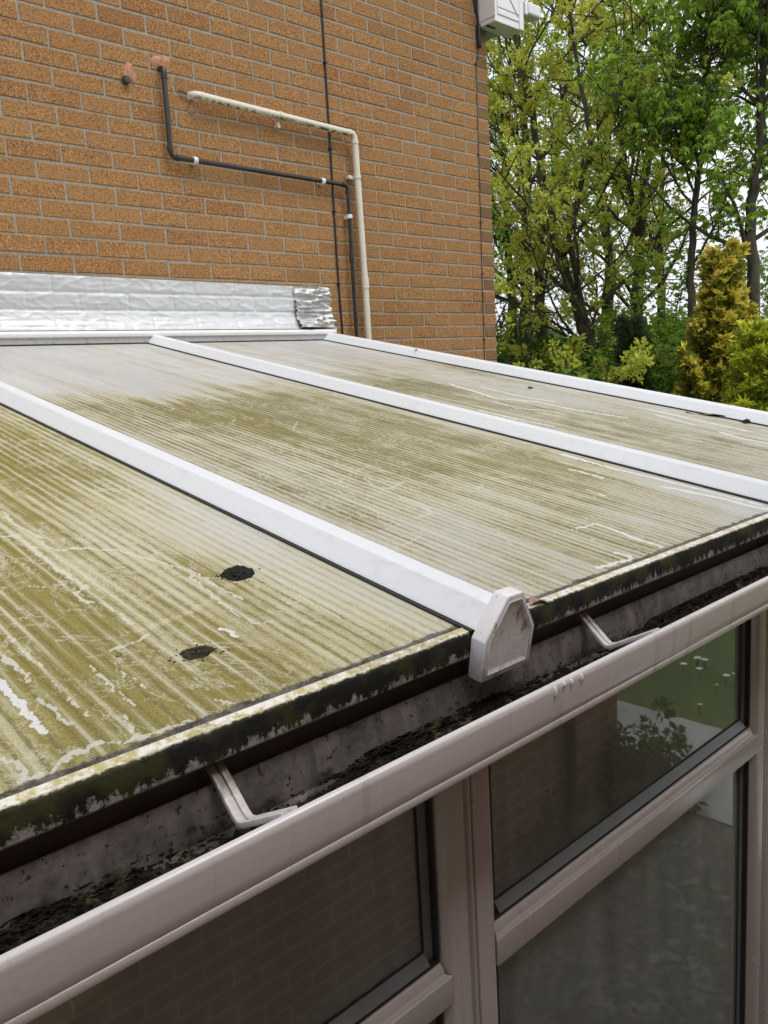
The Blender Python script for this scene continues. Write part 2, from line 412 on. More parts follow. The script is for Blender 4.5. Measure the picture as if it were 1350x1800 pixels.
def soil_material():
    t = NT('littered_soil'); p = t.pos(); a = t.noise(p, 3.2, 5, .65); b = t.noise(p, 19, 5, .7, 1.2); v = t.n('TexVoronoi', {'Vector': p, 'Scale': 26.0, 'Randomness': 1.0}).outputs['Color']
    vv = t.n('SeparateXYZ', {'Vector': v}).outputs[0]
    col = t.mix(t.rng(b, .38, .66), (.06, .05, .036), (.20, .18, .145)); col = t.mix(t.rng(a, .45, .65, 0, .6), col, (.075, .095, .04))
    col = t.mix(t.math('MULTIPLY', t.rng(vv, .80, .86), t.rng(a, .35, .6)), col, (.24, .22, .18))
    t.bsdf(Base_Color=col, Roughness=.95, Normal=t.bump(b, 1.0, .02)); return t.m
def silt_material():
    t = NT('gutter_silt'); p = t.pos(); n = t.noise(p, 60, 4, .7); f = t.noise(p, 22, 3)
    col = t.mix(t.rng(n, .45, .7), (.012, .010, .007), (.040, .033, .022)); col = t.mix(t.math('MULTIPLY', t.rng(f, .52, .62), t.rng(n, .5, .66)), col, (.15, .125, .06))
    t.bsdf(Base_Color=col, Roughness=.95, Specular_IOR_Level=.2); return t.m
def strap_material():
    t = NT('stained_gutter_strap'); p = t.pos(); z = t.n('SeparateXYZ', {'Vector': p}).outputs[2]; n = t.noise(p, 60, 5, .7)
    col = t.mix(t.rng(n, .45, .7, 0, .5), (.66, .63, .60), (.38, .32, .28))
    y = t.n('SeparateXYZ', {'Vector': p}).outputs[1]
    back = t.rng(y, -2.878, -2.848)
    col = t.mix(t.math('MULTIPLY', t.rng(t.math('ADD', back, t.math('SUBTRACT', n, .5)), .3, .8), .85), col, (.10, .065, .045))
    t.bsdf(Base_Color=col, Roughness=.42); return t.m
M = dict(
    brick=brick_material(), mortar=mortar_material(), brick2=shader_brick('outbuilding_brick'),
    bar=upvc_white('white_bar', (.76, .79, .825), (.44, .42, .36), .32, .30), plate=upvc_white('white_wall_plate', (.78, .78, .79), (.30, .28, .25), .30, .35),
    plate_dark=upvc_white('weathered_wall_plate', (.44, .435, .43), (.06, .055, .05), .9, .45), cap=cap_material(),
    roof=roof_material(), trim=trim_material(), gut=gutter_inner_material(), gutout=frame_material('taupe_gutter_outside', (.68, .635, .64)),
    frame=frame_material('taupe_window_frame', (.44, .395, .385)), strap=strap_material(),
    gasket=plain('black_gasket', (.016, .015, .016), .55), spacer=plain('grey_rubber_wedge', (.145, .165, .18), .35), glass=glass_material(),
    foil=foil_material('silver_flashing_foil', (.64, .66, .67), .42, .18), foil2=foil_material('crumpled_foil', (.60, .60, .60), .30, .5), 
    black=plain('black_plastic', (.026, .023, .024), .30, var=.35, vscale=25), cream=None, wclip=plain('white_clip', (.72, .72, .71), .4), 
    red=plain('red_oxide_mortar', (.43, .215, .125), .95, var=.35, vscale=45, bump=.6), moss=plain('dark_moss', (.018, .019, .014), .95, var=.8, vscale=110, bump=1.0),
    soil=silt_material(), white_clad=upvc_white('white_cladding', (.76, .76, .79), (.45, .43, .40), .25, .35),
    soffit=plain('grey_soffit', (.42, .44, .40), .5), deadleaf=plain('dead_leaf', (.33, .22, .16), .7, var=.4, vscale=90), darkleaf=plain('dark_wet_leaf', (.06, .04, .03), .6, var=.4, vscale=90),
    inside=plain('interior_plaster', (.26, .25, .23), .9), blind=plain('grey_blind', (.80, .79, .75), .85, var=.10, vscale=6), rooftile=plain('roof_tile', (.16, .09, .07), .85, var=.3, vscale=6, bump=.5),
)
def cream_material():
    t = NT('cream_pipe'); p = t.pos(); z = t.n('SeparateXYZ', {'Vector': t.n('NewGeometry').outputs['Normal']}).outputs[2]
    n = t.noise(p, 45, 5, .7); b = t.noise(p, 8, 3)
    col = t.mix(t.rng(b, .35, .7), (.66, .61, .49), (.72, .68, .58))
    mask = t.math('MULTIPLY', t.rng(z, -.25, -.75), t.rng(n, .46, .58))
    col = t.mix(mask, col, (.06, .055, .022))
    t.bsdf(Base_Color=col, Roughness=.4); return t.m
M['cream'] = cream_material()

# ------------------------------------------------------------------ ground
def ground_material():
    t = NT('lawn'); p = t.pos(); n = t.noise(p, 1.2, 5); f = t.noise(p, 26, 6, .8)
    col = t.mix(t.rng(n, .35, .65), (.085, .165, .028), (.14, .21, .045)); col = t.mix(t.rng(f, .35, .7), tuple([.05, .10, .018]), col)
    t.bsdf(Base_Color=col, Roughness=.9, Normal=t.bump(f, 1.0, .03)); return t.m
mb = MB(); S = 900
mb.poly([(-S, -S, GZ), (S, -S, GZ), (S, S, GZ), (-S, S, GZ)], [(0, 1, 2, 3)])
add('lawn', mb.mesh('lawn', ground_material()), kind='structure')
mb = MB(); mb.box((-6, -4.60, GZ - .1), (2.60, -2.86, GZ + .02)); 
add('soil_bed', mb.mesh('soil_bed', soil_material()), kind='structure')
mb = MB(); mb.box((2.61, -16, GZ - .1), (3.68, -2.6, GZ + .03))
add('path', mb.mesh('path', plain('concrete_path', (.30, .31, .31), .85, var=.18, vscale=5, bump=.4)), kind='structure')

# ------------------------------------------------------------------ house
house = thing('brick_house', (0.6, 3.0, GZ), 'tall house wall of speckled orange brown bricks above the lean-to roof', 'house')
def brick_wall():
    """every brick a chamfered, slightly wobbly block; rows follow the photograph's coursing"""
    V, F, T, Dk = [], [], [], []
    x0, x1 = -3.6, HX
    for r in range(-39, 31):
        z0 = r * .075 + .0052; z1 = (r + 1) * .075 - .0052
        off = 0.0 if r % 2 == 0 else .1125
        k = -17
        while True:
            a = k * .225 + off; b = a + .225; k += 1
            if b < x0: continue
            if a > x1 - .02: break
            b = min(b, x1 + .005); a2, b2 = a + .0052, b - .0052
            if b > x1 - .001: b2 = x1
            end = b > x1 - .001
            j = lambda s=.0016: random.uniform(-s, s)
            d = random.uniform(-.0012, .0008); zz = j(.0015)
            o = len(V); c = .0022
            fr = [(a2 + c + j(), d + j(.0007) - .001, z0 + zz + c + j()), (b2 - c + j(), d + j(.0007) - .001, z0 + zz + c + j()), (b2 - c + j(), d + j(.0007) - .001, z1 + zz - c + j()), (a2 + c + j(), d + j(.0007) - .001, z1 + zz - c + j())]
            md = [(a2 + j(), d + .0018, z0 + zz + j()), (b2 + j(), d + .0018, z0 + zz + j()), (b2 + j(), d + .0018, z1 + zz + j()), (a2 + j(), d + .0018, z1 + zz + j())]
            bk = [(a2, .016, z0 + zz), (b2, .016, z0 + zz), (b2, .016, z1 + zz), (a2, .016, z1 + zz)]
            if end: bk = [(a2, .016, z0 + zz), (b2, .1, z0 + zz), (b2, .1, z1 + zz), (a2, .016, z1 + zz)]
            V += fr + md + bk
            F.append([o, o + 1, o + 2, o + 3])
            for q in range(4):
                s = (q + 1) % 4
                F.append([o + 4 + q, o + 4 + s, o + s, o + q]); F.append([o + 8 + q, o + 8 + s, o + 4 + s, o + 4 + q])
            tone = min(1, max(0, random.gauss(.52, .14)))
            if random.random() < .05: tone = random.uniform(0, .15)
            dk = 0.0
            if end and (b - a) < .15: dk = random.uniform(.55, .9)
            elif random.random() < .05: dk = random.uniform(.1, .35)
            T += [tone] * 12; Dk += [dk] * 12
    me = new_mesh('wall_bricks', V, np.array(F), M['brick'], False, dict(tone=T, dark=Dk))
    return me
wall = add('wall', brick_wall(), house)
mb = MB(); mb.box((-3.6, .0022, GZ), (HX - .003, 6.0, 2.25)); add('mortar_bed', mb.mesh('mortar_bed', M['mortar']), wall)
mb = MB()
mb.poly([(-3.8, -.25, 2.2), (3.22, -.25, 2.2), (3.22, 6.25, 2.2), (-3.8, 6.25, 2.2), (-3.8, 3, 4.1), (3.22, 3, 4.1)],
        [(0, 3, 2, 1), (0, 1, 5, 4), (2, 3, 4, 5), (1, 2, 5), (3, 0, 4)])
add('roof', mb.mesh('house_roof', M['rooftile']), house)
# boxed eaves end on the corner
eb = MB()
eb.box((2.952, -.145, 1.572), (3.226, -.012, 2.19))
eb.box((2.946, -.1505, 1.60), (2.9515, -.03, 2.19)); eb.box((2.975, -.1505, 1.615), (3.185, -.1455, 2.19))
eaves = add('eaves_box', eb.mesh('eaves_box', M['white_clad'], bevel=.004), house)
mb = MB(); mb.box((3.046, .003, 1.574), (3.160, 5.8, 2.19)); add('soffit', mb.mesh('soffit', M['soffit'], bevel=.003), eaves)
mb = MB(); mb.box((3.188, -.1505, 1.575), (3.229, -.1455, 2.19)); mb.box((3.186, -.1480, 1.60), (3.1885, -.1456, 2.19))
add('corner_trim', mb.mesh('corner_trim', M['white_clad'], bevel=.0015), eaves)
mb = MB(); mb.prism([(0, 0), (.007, 0), (.007, .003), (0, .003)], lambda q: (3.02 + q[0], -.1535 + q[1], 1.80), lambda q: (3.168 + q[0], -.1535 + q[1], 1.64)); mb.box((2.976, -.1525, 1.652), (3.183, -.1506, 1.656))
add('seam', mb.mesh('seam', plain('seam_grey', (.35, .31, .32), .6)), eaves)
mb = MB(); mb.box((2.955, -.08, 1.5685), (3.04, -.064, 1.5715)); add('vent_slot', mb.mesh('vent_slot', M['gasket']), eaves)
# small white sensor on the far side
sens = thing('security_light', (3.62, .12, 1.83), 'small white plastic wall lamp beyond the white eaves box', 'wall lamp')
mb = MB(); mb.box((3.60, .08, 1.835), (3.745, .17, 1.915)); add('housing', mb.mesh('housing', M['white_clad'], bevel=.016, seg=3), sens)
mb = MB(); mb.box((3.565, .085, 1.825), (3.597, .18, 1.905)); add('back_plate', mb.mesh('back_plate', M['white_clad'], bevel=.008), sens)
mb = MB(); mb.tube([(3.045, .16, 1.87), (3.35, .16, 1.87), (3.57, .14, 1.87)], .012, 8); add('bracket_arm', mb.mesh('bracket_arm', M['soffit'], auto=40), sens)

# ------------------------------------------------------------------ pipes and cables on the wall
def clip(mb, c, axis, r):
    """ring round a pipe plus its foot to the wall"""
    c = Vector(c); ax = Vector(axis)
    mb.tube([c - ax * .011, c - ax * .011 + ax * .001, c + ax * .010, c + ax * .011], [r + .002, r + .005, r + .005, r + .002], 16)
    if abs(axis[0]) > .5: mb.box((c.x - .009, c.y + r, c.z - .010), (c.x + .009, .004, c.z + .010))
    else: mb.box((c.x - .010, c.y + r, c.z - .009), (c.x + .010, .004, c.z + .009))
py = -.036
pipe = thing('waste_pipe', (1.776, py, GZ), 'thin black waste pipe stepping down the brick wall with white clips', 'pipe')
P = [(.722, .05, .912), (.722, py, .912), (.718, py, .530), (1.776, py, .519), (1.772, py, GZ)]
mb = MB(); mb.tube(arc_path(P, .026, 6), .0115, 14)
add('tube', mb.mesh('black_tube', M['black'], auto=40), pipe)
mb = MB()
for a, b in (((.7215, py, .885), (.7215, py, .862)), ((.7185, py, .575), (.7185, py, .558)), ((.745, py, .5297), (.764, py, .5295)), ((1.74, py, .5193), (1.752, py, .5192)), ((1.776, py, .493), (1.776, py, .475)), ((1.7745, py, .165), (1.7745, py, .115))):
    mb = MB(); mb.tube([a, b], .0142, 14); add('coupling', mb.mesh('coupling', M['black'], auto=40), pipe)
for c, ax in (((.842, py, .5287), (1, 0, 0)), ((1.603, py, .5207), (1, 0, 0)), ((1.7755, py, .356), (0, 0, 1))):
    mb = MB(); clip(mb, c, ax, .0115); add('clip', mb.mesh('clip', M['wclip'], bevel=.001), pipe)
def splat(cx, cz, rx, rz_, seed, up=0.0):
    r = random.Random(seed); mb = MB(); n = 36; ph = [r.uniform(0, 6.28) for _ in range(4)]; vs = []
    def ring(f, y):
        for k in range(n):
            a = 2 * math.pi * k / n; q = (1 + .13 * math.sin(2 * a + ph[0]) + .09 * math.sin(3 * a + ph[1]) + .05 * math.sin(7 * a + ph[2])) * f
            vs.append((cx + math.cos(a) * rx * q, y + r.uniform(-.0008, .0008), cz + up + math.sin(a) * rz_ * q))
    ring(1, .0005); ring(.86, -.0035); ring(.45, -.006); vs.append((cx, -.006, cz + up))
    fs = [(j * n + k, j * n + (k + 1) % n, (j + 1) * n + (k + 1) % n, (j + 1) * n + k) for j in range(2) for k in range(n)] + [(2 * n + k, 2 * n + (k + 1) % n, 3 * n) for k in range(n)]
    mb.poly(vs, fs); return mb.mesh('mortar_patch', M['red'], smooth=True)
add('mortar_patch', splat(.733, .936, .048, .036, 1, .006), pipe)
cp = thing('overflow_pipe', (1.85, -.045, GZ), 'thick cream overflow pipe with a mossy underside turning down the brick wall', 'pipe')
cy = -.046
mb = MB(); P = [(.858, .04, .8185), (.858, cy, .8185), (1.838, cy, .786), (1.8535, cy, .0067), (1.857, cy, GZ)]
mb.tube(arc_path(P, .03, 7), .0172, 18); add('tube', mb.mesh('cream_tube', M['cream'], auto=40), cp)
for a, b, q in (((.894, cy, .8170), (.906, cy, .8167), .0195), ((1.792, cy, .7875), (1.806, cy, .787), .0198), ((1.8385, cy, .752), (1.8388, cy, .735), .0198), ((1.8532, cy, .035), (1.8538, cy, -.022), .0205)):
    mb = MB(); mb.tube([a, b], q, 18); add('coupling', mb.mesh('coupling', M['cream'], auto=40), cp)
for c, v in (((1.345, cy, .8025), 0), ((1.842, cy, .565), 1)):
    mb = MB(); c = Vector(c); ax = Vector((0, 0, 1)) if v else Vector((1, 0, -.033))
    mb.tube([c - ax * .008, c + ax * .008], .0205, 18)
    if v: mb.box((c.x - .05, -.030, c.z - .009), (c.x - .015, -.012, c.z + .009)); mb.tube([(c.x - .040, -.034, c.z), (c.x - .040, -.005, c.z)], .010, 10)
    else: mb.box((c.x - .008, -.030, c.z - .052), (c.x + .008, -.012, c.z - .016)); mb.tube([(c.x, -.034, c.z - .046), (c.x, -.005, c.z - .046)], .010, 10)
    add('clip', mb.mesh('clip', M['cream'], auto=40), cp)
add('mortar_patch', splat(.872, .800, .044, .048, 2), cp)
mb = MB(); mb.tube([(.805, -.012, .838), (.842, -.016, .826)], [.004, .007], 8); add('wall_plug', mb.mesh('wall_plug', plain('bare_plug', (.12, .10, .09), .8)), cp)
st = thing('capped_pipe', (.545, -.02, .83), 'short capped black pipe stub poking from the bricks', 'pipe stub')
mb = MB(); mb.tube([(.548, .04, .832), (.548, -.02, .832), (.548, -.026, .832)], [.0155, .0155, .012], 14); mb.tube([(.548, -.014, .832), (.548, -.004, .832)], .019, 14)
add('cap', mb.mesh('cap', plain('grey_black_cap', (.05, .055, .06), .4), auto=40), st)
add('mortar_patch', splat(.572, .868, .028, .052, 3), st)
def cable(name, pts, r, pins, label, mat):
    o = thing(name, pts[-1], label, 'cable')
    mb = MB(); mb.tube(pts, r, 8); add('wire', mb.mesh('wire', mat, auto=50), o)
    for q in pins:
        mb = MB(); mb.box((q[0] - r - .004, q[1] - r - .003, q[2] - .006), (q[0] + r + .004, .002, q[2] + .006)); add('pin', mb.mesh('pin', mat, bevel=.002), o)
    return o
cable('aerial_cable', [(1.699, -.0065, 2.2), (1.6985, -.0075, 1.43), (1.698, -.0065, 1.13), (1.696, -.0075, .75), (1.694, -.0065, .38), (1.692, -.0075, .15), (1.6925, -.0065, 0), (1.698, -.0075, -.27), (1.70, -.007, GZ)], .0050,
      [(1.698, -.0065, 1.13), (1.6955, -.0072, .70), (1.694, -.0065, .38), (1.6925, -.0065, 0)], 'thick black cable running straight down the brick wall behind both pipes', plain('black_rubber', (.010, .010, .010), .45))
cable('alarm_cable', [(2.950, -.006, 1.47), (2.946, -.006, 1.40), (2.927, -.006, 1.363), (2.923, -.006, 1.1), (2.918, -.006, .75), (2.915, -.006, .42), (2.910, -.006, .12), (2.906, -.006, -.31), (2.905, -.006, GZ)], .0026,
      [(2.927, -.006, 1.363), (2.919, -.006, .83), (2.915, -.006, .42), (2.911, -.006, .10), (2.906, -.006, -.31)], 'thin brown cable beside the corner of the house', plain('brown_wire', (.05, .035, .03), .5))
jt = thing('cable_joint', (2.95, -.02, 1.45), 'black cable joint tube under the white eaves box', 'cable joint')
mb = MB(); mb.tube([(2.951, -.017, 1.595), (2.951, -.017, 1.588), (2.950, -.017, 1.465), (2.950, -.017, 1.458)], [.010, .0145, .0145, .010], 12); add('sleeve', mb.mesh('sleeve', plain('black_sleeve', (.012, .012, .013), .4), auto=40), jt)
mb = MB(); mb.tube([(2.951, -.017, 1.59), (2.950, -.012, 1.65), (2.925, -.010, 1.72), (2.895, -.009, 1.80), (2.88, -.009, 1.95), (2.88, -.009, 2.2)], .006, 8); mb.tube([(2.953, -.012, 1.59), (2.949, -.008, 1.68), (2.935, -.007, 1.9), (2.935, -.007, 2.2)], .005, 8)
add('tail', mb.mesh('tail', M['black'], auto=50), jt)

# ------------------------------------------------------------------ conservatory
cons = thing('conservatory', (0, -1.4, GZ), 'lean-to conservatory with a dirty algae stained roof and taupe window frames', 'conservatory')
# roof panels -----------------------------------------------------
STROKES = dict(
 peel=[  # (width, points) traced squiggles of scoured film
 (.004, [(-.863, -2.094), (-.869, -2.166), (-.862, -2.199), (-.86, -2.235), (-.867, -2.29), (-.862, -2.312), (-.83, -2.313), (-.812, -2.336), (-.784, -2.353), (-.775, -2.384), (-.76, -2.424), (-.742, -2.466), (-.736, -2.498), (-.738, -2.547), (-.735, -2.605)]),
 (.0045, [(-.96, -2.12), (-.908, -2.21), (-.885, -2.216), (-.886, -2.253), (-.888, -2.315), (-.889, -2.379), (-.887, -2.434), (-.884, -2.463)]),
 (.003, [(-.884, -2.463), (-.907, -2.468), (-.907, -2.502), (-.891, -2.518), (-.888, -2.547), (-.887, -2.593)]),
 (.004, [(-1.041, -2.7), (-1.04, -2.728), (-1.04, -2.761)]), (.0025, [(-.973, -2.666), (-.974, -2.693), (-.977, -2.717), (-.974, -2.745), (-.973, -2.766)]),
 (.0025, [(-1.018, -2.672), (-1.019, -2.707), (-1.018, -2.758)]), (.003, [(-1.019, -2.545), (-1.018, -2.588), (-1.017, -2.636)]), (.004, [(-1.041, -2.583), (-1.038, -2.621), (-1.038, -2.658)]),
 (.003, [(-.942, -2.415), (-.928, -2.432), (-.902, -2.436)]), (.0025, [(-.942, -2.644), (-.912, -2.641), (-.882, -2.634)]),
 (.004, [(-1.11, -2.826), (-1.085, -2.823), (-1.057, -2.811), (-1.028, -2.807), (-1.0, -2.823), (-.971, -2.823), (-.927, -2.826)]),
 (.003, [(-.748, -2.496), (-.765, -2.62), (-.761, -2.677), (-.733, -2.687)]), (.004, [(-1.111, -2.781), (-1.102, -2.792), (-1.102, -2.82)]), (.003, [(-.989, -2.776), (-.996, -2.799), (-.994, -2.822)]),
 (.002, [(-.954, -2.7), (-.948, -2.718), (-.948, -2.744)]), (.003, [(-.901, -2.803), (-.892, -2.822), (-.87, -2.828)]), (.002, [(-.653, -2.579), (-.661, -2.648), (-.663, -2.725)]),
 (.003, [(-.151, -2.229), (-.18, -2.314), (-.202, -2.395), (-.194, -2.443), (-.141, -2.494)]), (.003, [(-.092, -2.312), (-.04, -2.366), (.019, -2.397), (-.046, -2.412)]),
 (.005, [(-.163, -2.225), (-.184, -2.287), (-.171, -2.311), (-.112, -2.289)]), (.006, [(-.187, -2.37), (-.192, -2.415), (-.215, -2.471), (-.266, -2.477)]), (.003, [(-.067, -2.295), (-.058, -2.336), (-.05, -2.377), (-.033, -2.403)]),
 (.003, [(.05, -2.337), (.053, -2.377), (-.004, -2.401)]), (.004, [(.099, -2.363), (.143, -2.376), (.181, -2.406)]), (.003, [(-.187, -2.055), (-.191, -2.134), (-.215, -2.217), (-.251, -2.233)]), (.003, [(-.289, -2.376), (-.307, -2.418), (-.317, -2.489), (-.374, -2.495)]),
 (.003, [(-.418, -2.572), (-.378, -2.567), (-.325, -2.55)]), (.003, [(-.07, -2.468), (-.065, -2.518)]), (.003, [(-.181, -2.596), (-.219, -2.663), (-.173, -2.691)]), (.003, [(.109, -2.201), (.11, -2.298)]), (.003, [(.071, -1.692), (-.008, -1.775), (-.029, -1.873), (-.03, -1.924)]),
 (.004, [(.394, -2.331), (.384, -2.39), (.382, -2.465)]), (.003, [(-.069, -2.723), (-.09, -2.763)]), (.004, [(.925, -2.105), (1.013, -2.165), (1.063, -2.115)]), (.004, [(1.079, -2.438), (1.147, -2.531)])],
 bleach=[(.0055, [(-1.062, -2.644), (-1.063, -2.675), (-1.064, -2.71), (-1.063, -2.739), (-1.064, -2.76)]), (.0045, [(-.804, -2.662), (-.8, -2.677), (-.801, -2.697)]),
 (.006, [(.019, -2.68), (.015, -2.726), (.006, -2.768), (.009, -2.824)]), (.004, [(-.056, -2.675), (-.028, -2.678), (.019, -2.68)]), (.006, [(-.191, -2.813), (-.153, -2.817), (-.1, -2.824), (-.087, -2.811), (-.096, -2.793)]),
 (.004, [(.216, -2.529), (.212, -2.557), (.213, -2.578)]), (.007, [(.344, -2.4), (.348, -2.447), (.344, -2.489)]), (.012, [(.412, -2.608), (.428, -2.67), (.444, -2.73), (.441, -2.79), (.455, -2.822)]), (.010, [(.46, -2.30), (.455, -2.45), (.47, -2.6), (.475, -2.8)]),
 (.010, [(1.076, -1.352), (.993, -1.652), (1.09, -1.747), (1.091, -1.918), (1.149, -2.074)]), (.008, [(1.15, -1.45), (1.13, -1.62), (1.16, -1.78)]), (.007, [(.74, -1.783), (.744, -1.934), (.758, -2.057)]), (.008, [(1.317, -2.089), (1.27, -2.251)]), (.011, [(1.237, -2.356), (1.209, -2.433), (1.217, -2.502)]),
 (.005, [(.931, -1.689), (.897, -1.816), (.981, -1.876), (.994, -1.96)]), (.010, [(1.40, -2.02), (1.37, -2.2), (1.36, -2.4)])])
def paint(X, Y, strokes, seed):
    out = np.zeros_like(X); jx = (fbm(X * 110, Y * 110, seed, 3) - .5) * .013; jy = (fbm(X * 110, Y * 110, seed + 9, 3) - .5) * .013
    for wd, pts in strokes:
        wd = wd * .72
        for (ax, ay), (bx, by) in zip(pts[:-1], pts[1:]):
            pad = wd * 3 + .012
            sel = (X > min(ax, bx) - pad) & (X < max(ax, bx) + pad) & (Y > min(ay, by) - pad) & (Y < max(ay, by) + pad)
            if not sel.any(): continue
            px, py_ = X[sel] + jx[sel], Y[sel] + jy[sel]
            dx, dy = bx - ax, by - ay; t = np.clip(((px - ax) * dx + (py_ - ay) * dy) / (dx * dx + dy * dy), 0, 1)
            d = np.hypot(px - ax - t * dx, py_ - ay - t * dy)
            out[sel] = np.maximum(out[sel], np.clip(1.15 - d / wd * .55, 0, 1))
    return out
def blob(X, Y, cx, cy_, rx, ry): return np.exp(-(((X - cx) / rx) ** 2 + ((Y - cy_) / ry) ** 2))
def panel(x0, x1, i):
    y0, y1 = -2.838, -.062; st_ = .0042
    nx, ny = int((x1 - x0) / st_) + 1, int((y1 - y0) / st_) + 1
    X, Y = np.meshgrid(np.linspace(x0, x1, nx), np.linspace(y0, y1, ny), indexing='ij')
    Z = RZ + RM * Y
    big = fbm(X * 2.2 + 5, Y * 1.3, 31, 4) - .5
    if i == 0:
        alg = .50 + big * .9 + .30 * blob(X, Y, -.75, -1.75, .28, .35) + .15 * blob(X, Y, -1.0, -2.45, .12, .25) - .30 * blob(X, Y, -.60, -2.0, .06, .8) - .12 * blob(X, Y, -.62, -2.75, .12, .15)
        alg -= .20 * np.clip(1 - np.abs(np.hypot(X + .90, Y + 2.30) - .315) / .010, 0, 1) * (Y < -2.55)      # a wiped arc
        warm = np.full_like(X, 1.0) * np.clip(.85 + big, .5, 1)
    else:
        bx = np.array([-.6, -.40, -.22, -.145, .15, .68, .9, 1.15, 1.57]); by = np.array([-1.02, -1.04, -1.12, -1.30, -1.22, -1.00, -.78, -.70, -.9])
        yb = np.interp(X, bx, by) + (fbm(X * 9, Y * 3, 5, 4) - .5) * .30 + (fbm(X * 45, Y * 3, 8, 3) - .5) * .35
        dirty = 1 / (1 + np.exp((Y - yb) / .055))
        base = .56 + big * .8
        if i == 1:
            base += .45 * blob(X, Y, -.05, -1.50, .26, .22) + .22 * blob(X, Y, .30, -1.75, .2, .4) - .22 * blob(X, Y, -.10, -2.45, .20, .12) + .12 * blob(X, Y, -.38, -2.4, .08, .3) - .30 * blob(X, Y, .46, -2.2, .07, .9) - .25 * blob(X, Y, -.44, -1.6, .05, .5)
            base -= .16 * (Y < -2.25) * np.clip((-2.2 - Y) / .4, 0, 1)
            warm = np.clip(.42 + big * .8, 0, .8)
        else:
            base += -.16 - .20 * blob(X, Y, 1.15, -1.7, .2, .5) + .25 * blob(X, Y, .95, -1.35, .12, .25)
            warm = np.clip(.12 + big * .5, 0, .4)
        alg = dirty * base + (1 - dirty) * (.06 + big * .15)
    ed = np.clip(1.25 - (Y - y0) / .016, 0, 1) * .8 + .2 * np.clip(1 - (Y - y0) / .05, 0, 1)
    sd_ = np.minimum(X - x0, x1 - X); ed = np.maximum(ed, .62 * np.clip(1 - sd_ / .006, 0, 1))
    idx = np.arange(nx * ny).reshape(nx, ny)
    F = np.stack([idx[:-1, :-1], idx[1:, :-1], idx[1:, 1:], idx[:-1, 1:]], -1).reshape(-1, 4)
    V = np.stack([X, Y, Z], -1).reshape(-1, 3)
    at = dict(algae=alg, warm=warm, peel=paint(X, Y, STROKES['peel'], 3), bleach=paint(X, Y, STROKES['bleach'], 4), edge=ed)
    # underside so that the sheet has its thickness
    V2 = np.array([(x0, y0, rz(y0) - .024), (x1, y0, rz(y0) - .024), (x1, y1, rz(y1) - .024), (x0, y1, rz(y1) - .024), (x0, y0, rz(y0)), (x1, y0, rz(y0)), (x1, y1, rz(y1)), (x0, y1, rz(y1))])
    o = len(V); F2 = np.array([(0, 3, 2, 1), (0, 1, 5, 4), (1, 2, 6, 5), (2, 3, 7, 6), (3, 0, 4, 7)]) + o
    at = {k: np.concatenate([v.ravel(), np.full(8, .3 if k == 'algae' else 0)]) for k, v in at.items()}
    return new_mesh('roof_panel', np.concatenate([V, V2]), np.concatenate([F, F2]), M['roof'], False, at)
plabels = ['yellowish olive algae stained panel with two dark moss lumps', 'middle panel, olive brown below and clean grey near the wall', 'far beige panel streaked with white']
for i in range(3):
    o = add('roof_panel', panel(BARS[i] + BH - .012, BARS[i + 1] - BH + .012, i), cons); o['label'] = plabels[i]
